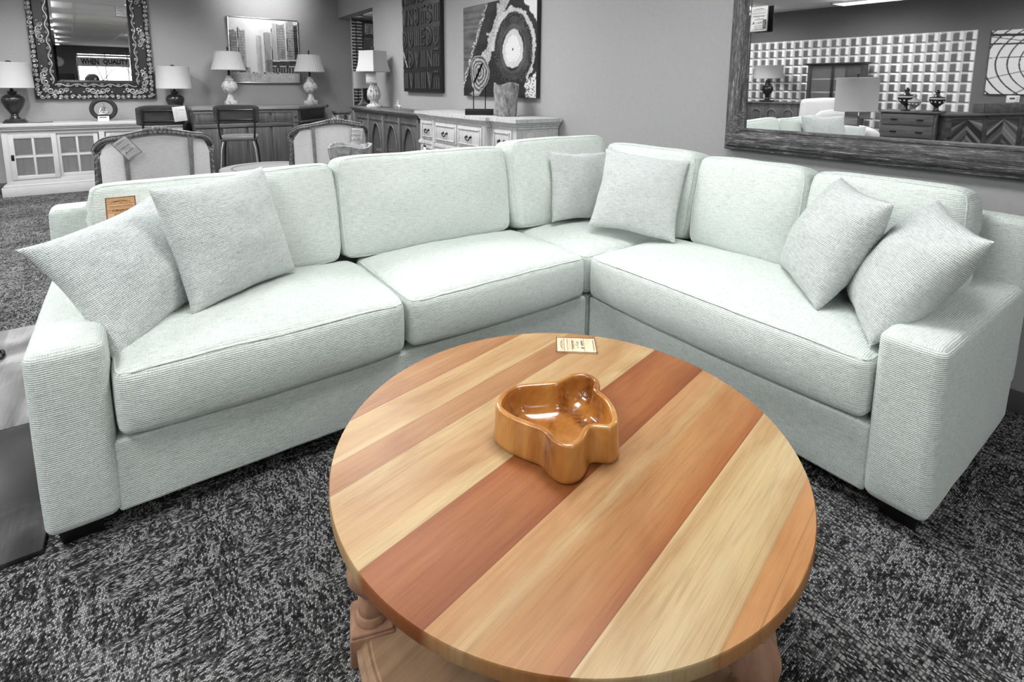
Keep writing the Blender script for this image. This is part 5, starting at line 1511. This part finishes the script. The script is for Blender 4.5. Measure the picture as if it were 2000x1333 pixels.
# long mirror: opposite side of the showroom
t = thing('dome_photograph', 'unframed print of a glazed steel dome on the far wall in the long mirror', 'picture', (XO+.002, -.31, .94), R(90))
g = G(); g.box(-.82, -.035, 0, .82, 0, 1.22, .003); obj('mount', g, M['ink'], t)
picture(dome, 1.63, 1.21, 190, 150, Mat((0, -.036, .005)), t, 'print', M['paint'])
t = thing('thermostat', 'white wall thermostat below the dome print in the long mirror', 'thermostat', (XO+.001, .085, .78), R(90))
g = G(); g.box(-.095, -.03, 0, .095, 0, .14, .008); obj('case', g, M['card'], t)
g = G(); g.box(-.03, -.032, .065, .045, -.029, .10, .001); obj('display', g, plain('grey_display', .10, .3), t)
g = G(); [g.box(-.075, -.034, .04+.03*k, -.055, -.029, .055+.03*k, .001) for k in range(3)]; obj('button', g, plain('grey_button', .4, .5), t)

RW = wood('mid_grey_reclaimed', .05, .17, 'y', .55, .3, 14, .08, .2)
t = thing('dresser', 'grey wooden dresser with four drawers seen in the long mirror', 'dresser', (-7.27, 1.12, 0))
g = G(); g.box(-7.54, .68, .0, -7.02, 1.50, .70); g.box(-7.56, .66, .70, -6.98, 1.53, .725, .004); obj('carcass', g, RW, t, True)
for z0, z1 in ((.49, .68), (.27, .47), (.06, .25)):
    g = G(); g.box(-7.02, .71, z0, -6.998, 1.47, z1, .004); d = obj('drawer', g, RW, t, True)
    for y in (.90, 1.28):
        g = G(); g.box(-6.998, y-.05, (z0+z1)/2-.008, -6.975, y+.05, (z0+z1)/2+.010, .004); o = obj('pull_handle', g, M['black']); o.location = Vector(o.location)-Vector(t.location)-Vector(d.location); o.parent = d
ag = math.atan2(-.28-.54, -8.05+7.06)
t = thing('chevron_sideboard', 'reclaimed wood sideboard with chevron plank doors seen in the long mirror', 'sideboard', (-7.06, .54, 0), ag)
L_ = 1.9
g = G(); g.box(0, -.48, 0, L_, -.03, .66); g.box(-.03, -.50, .655, L_+.03, .02, .69, .004); g.box(0, -.03, 0, .09, 0, .655, .004); g.box(.62, -.03, 0, .70, 0, .655, .004); g.box(1.22, -.03, 0, 1.30, 0, .655, .004); g.box(L_-.08, -.03, 0, L_, 0, .655, .004); g.box(.09, -.03, .60, L_, 0, .655, .004)
obj('carcass', g, wood('dark_reclaimed', .03, .12, 'x', .55, .3, 14, .08, .2), t)
rnd = random.Random(4)
for x0 in (.09, .70, 1.30):
    w = .53; g = G(); n = 13
    for k in range(n):
        for s_ in (-1, 1):
            c = rnd.choice((.04, .07, .11, .17, .24, .32)); xc = x0+w/2; zt = .60+.27-.075*k; pw = .07
            P = [(xc, zt), (xc+s_*w/2, zt-w/2), (xc+s_*w/2, zt-w/2-pw), (xc, zt-pw)]
            P = [(a, min(.6, max(.03, b))) for a, b in P]
            g.add([(a, -.012, b) for a, b in P]+[(a, -.03, b) for a, b in P], [[0, 1, 2, 3], [0, 4, 5, 1], [1, 5, 6, 2], [2, 6, 7, 3], [3, 7, 4, 0]], None, c)
    d = obj('door', g, M['attr'], t)
g = G(); g.ball((.055, .008, .30), (.022, .014, .022), 12, 8); obj('knob', g, M['black'], t)
def urn(label, loc, k, mat):
    t = thing('lidded_urn', label, 'urn', loc, 0, 'lidded urns on the dresser')
    g = G(); g.lathe([(.075*k, 0), (.075*k, .012*k), (.05*k, .02*k), (.03*k, .05*k), (.028*k, .08*k), (.05*k, .10*k), (.10*k, .15*k), (.125*k, .20*k), (.13*k, .235*k), (.12*k, .24*k)], 24); obj('body', g, mat, t)
    g = G(); g.lathe([(.128*k, .236*k), (.132*k, .245*k), (.13*k, .252*k)], 24); obj('band', g, M['card'], t)
    g = G(); g.lathe([(.128*k, .252*k), (.125*k, .268*k), (.06*k, .285*k), (.035*k, .31*k), (.03*k, .345*k), (.042*k, .36*k), (.042*k, .375*k), (.02*k, .39*k), (.025*k, .40*k), (0, .412*k)], 24); obj('lid', g, mat, t)
    g = G(); [g.ball((.12*k*math.cos(a)*.93, .12*k*math.sin(a)*.93, .19*k+.01*math.sin(q*3)), (.016*k, .016*k, .02*k), 6, 5) for q, a in enumerate([2*PI*j/11 for j in range(11)])]; obj('applied_garland', g, M['card'], t)
M['urn'] = plain('dark_glazed_urn', .02, .25, .5); M['urng'] = plain('grey_urn', .22, .4)
urn('tallest dark lidded urn on the dresser seen in the long mirror', (-7.25, 1.19, .727), 1.0, M['urn'])
urn('small pale lidded urn between two dark urns seen in the long mirror', (-7.07, 1.02, .727), .74, M['urng'])
urn('shorter dark lidded urn nearest the chevron sideboard in the long mirror', (-7.25, .745, .727), .9, M['urn'])
o = thing('wooden_crate', 'small wooden crate on the chevron sideboard seen in the long mirror', 'crate', (-8.0, .03, .691), ag)
g = G(); g.box(-.36, -.10, 0, .36, .10, .02); g.box(-.36, .09, 0, .36, .11, .16); g.box(-.36, -.11, 0, .36, -.09, .16); g.box(-.37, -.11, 0, -.34, .11, .17); g.box(.34, -.11, 0, .37, .11, .17); obj('box', g, RW, o)

t = thing('display_cabinet', 'tall dark cabinet with glazed doors before the glass blocks in the long mirror', 'cabinet', (-9.1, 3.05, 0))
g = G(); x0, x1, y0, y1 = -9.40, -8.93, 2.50, 3.58
g.box(x0, y0, 0, x1, y0+.06, 1.6); g.box(x0, y1-.06, 0, x1, y1, 1.6); g.box(x0, y0, 0, x0+.03, y1, 1.6); g.box(x0, y0+.01, 0, x1-.005, y1-.01, .5); g.box(x0, y0+.01, 1.56, x1-.005, y1-.01, 1.60); g.box(x1-.03, y0+.05, .5, x1-.002, y0+.26, 1.6); g.box(x0-.02, y0-.06, 1.60, x1+.05, y1+.06, 1.625, .006); g.box(x0-.01, y0-.03, 1.575, x1+.025, y1+.03, 1.602, .006)
obj('carcass', g, plain('dark_grey_cabinet', .05, .45), t, True)
g = G(); g.box(x0+.03, y0+.06, .5, x0+.04, y1-.06, 1.56); obj('back_panel', g, plain('black_cabinet_interior', .008, .6), t, True)
for z in (.95, 1.25):
    g = G(); g.box(x0+.03, y0+.06, z, x1-.06, y1-.06, z+.022); obj('shelf', g, plain('pale_cabinet_shelf', .4, .5), t, True)
for ya, yb in ((y0+.26, 3.04), (3.05, y1-.06)):
    g = G(); g.box(x1-.02, ya, .5, x1, ya+.03, 1.56); g.box(x1-.02, yb-.03, .5, x1, yb, 1.56); d = obj('door', g, plain('dark_grey_door', .03, .4), t, True)
    g = G(); g.box(x1-.012, ya+.03, .5, x1-.009, yb-.03, 1.56, 0); o = obj('pane', g, M['glass']); o.location = Vector(o.location)-Vector(t.location)-Vector(d.location); o.parent = d
t = thing('dark_console', 'dark console with arched panels before the glass blocks in the long mirror', 'console', (-9.1, 4.3, 0))
g = G(); g.box(-9.3, 3.66, 0, -8.9, 5.0, .68); g.box(-9.32, 3.64, .68, -8.87, 5.02, .71, .004); obj('carcass', g, ASB, t, True)
for yc in (3.95, 4.35, 4.72):
    g = G(); pts = [(-8.895, yc-.12, .1), (-8.895, yc-.12, .42)]+[(-8.895, yc+.12*math.cos(PI-PI*k/10), .42+.12*math.sin(PI*k/10)) for k in range(1, 10)]+[(-8.895, yc+.12, .42), (-8.895, yc+.12, .1)]; g.tube(pts, .016, 6); obj('arch_moulding', g, plain('grey_arch', .16, .5), t, True)
t = thing('urn_lamp', 'dark ribbed lamp with a wide grey shade on the dark console in the long mirror', 'lamp', (-9.08, 4.56, .711))
g = G(); g.box(-.13, -.13, 0, .13, .13, .04); g.lathe([(.09, .04), (.05, .07), (.04, .11), (.07, .14), (.05, .16), (.10, .22), (.135, .30), (.12, .37), (.07, .42), (.05, .50), (.06, .52), (.02, .56), (.015, .62)], 32, rad=lambda a, z: 1+.03*math.sin(a*10)); obj('body', g, M['darkceramic'], t)
s = obj('lamp_shade', shade_geo(.33, .33, .32), M['shadeg'], t); s.location.z = .575+.16
# armchair, side table and drum lamp between the sofa and the far wall
WUP = fabric('white_upholstery', (.62, .62, .62), (.80, .80, .80), .006, .2, .3)
t = thing('white_armchair', 'plump white armchair with a tall back seen in the long mirror', 'armchair', (-4.25, 1.28, 0), R(58))
def bulge(p):
    def fn(q, h):
        u, v, w = [q[i]/h[i] for i in range(3)]
        return (q.x+p*u*(1-v*v)*(1-w*w), q.y+p*v*(1-u*u)*(1-w*w), q.z+p*w*(1-u*u)*(1-v*v))
    return fn
for nm, c, d in (('base', (0, .02, .22), (.78, .80, .30)), ('seat_cushion', (0, -.08, .44), (.58, .66, .17)), ('backrest', (0, .36, .66), (.76, .20, .76)), ('arm', (-.39, -.04, .40), (.17, .80, .50)), ('arm', (.39, -.04, .40), (.17, .80, .50))):
    g = G(); g.rbox(c, d, .06, 4, (8, 8, 8), bulge(.02)); g.sharp = 80; obj(nm, g, WUP, t)
for sx in (-1, 1):
    for y in (-.34, .36): g = G(); g.tube([(sx*.33, y, .08), (sx*.33, y, 0)], [.03, .022], 10); obj('leg', g, M['black'], t)
g = G(); g.rbox((0, 0, 0), (.46, .12, .30), .055, 4, (10, 3, 8), bulge(.04)); g.sharp = 80; o = obj('lumbar_pillow', g, WUP); o.location = Vector((-4.12, 1.21, .545)); o.rotation_euler = (R(-14), 0, R(58)); tag(o, 'white lumbar pillow on the armchair seen in the long mirror', 'pillow')
t = thing('end_table', 'dark square end table under the drum lamp seen in the long mirror', 'table', (-3.80, .80, 0))
g = G(); g.box(-.26, -.22, .49, .26, .22, .52, .004); obj('top', g, DW, t)
for sx in (-1, 1):
    for sy in (-1, 1): g = G(); g.box(sx*.22-.02, sy*.18-.02, 0, sx*.22+.02, sy*.18+.02, .49, .003); obj('leg', g, DW, t)
t = thing('tall_drum_lamp', 'lamp with a tall pale drum shade and hanging tags seen in the long mirror', 'lamp', (-3.80, .87, .521))
g = G(); g.box(-.10, -.06, 0, .10, .06, .02); g.box(-.07, -.04, .02, .07, .04, .34, .008); obj('base', g, plain('grey_slab_lamp_base', .16, .4), t)
g = G(); g.tube([(0, 0, .34), (0, 0, .88)], .007, 8); g.ball((0, 0, .89), .018, 8, 6); obj('stem', g, M['darkceramic'], t)
s = obj('lamp_shade', shade_geo(.25, .245, .44), M['shadeg'], t); s.location.z = .41+.22
mm = Matrix.Rotation(R(70), 4, 'Z')
g = G(); g.box(-.03, -.09, .22, .12, -.087, .40, .001, mm); obj('price_card', g, M['taggrey'], t)
g = G(); g.box(-.17, -.08, .32, -.05, -.077, .42, .001, mm); obj('price_card', g, M['taggrey'], t)
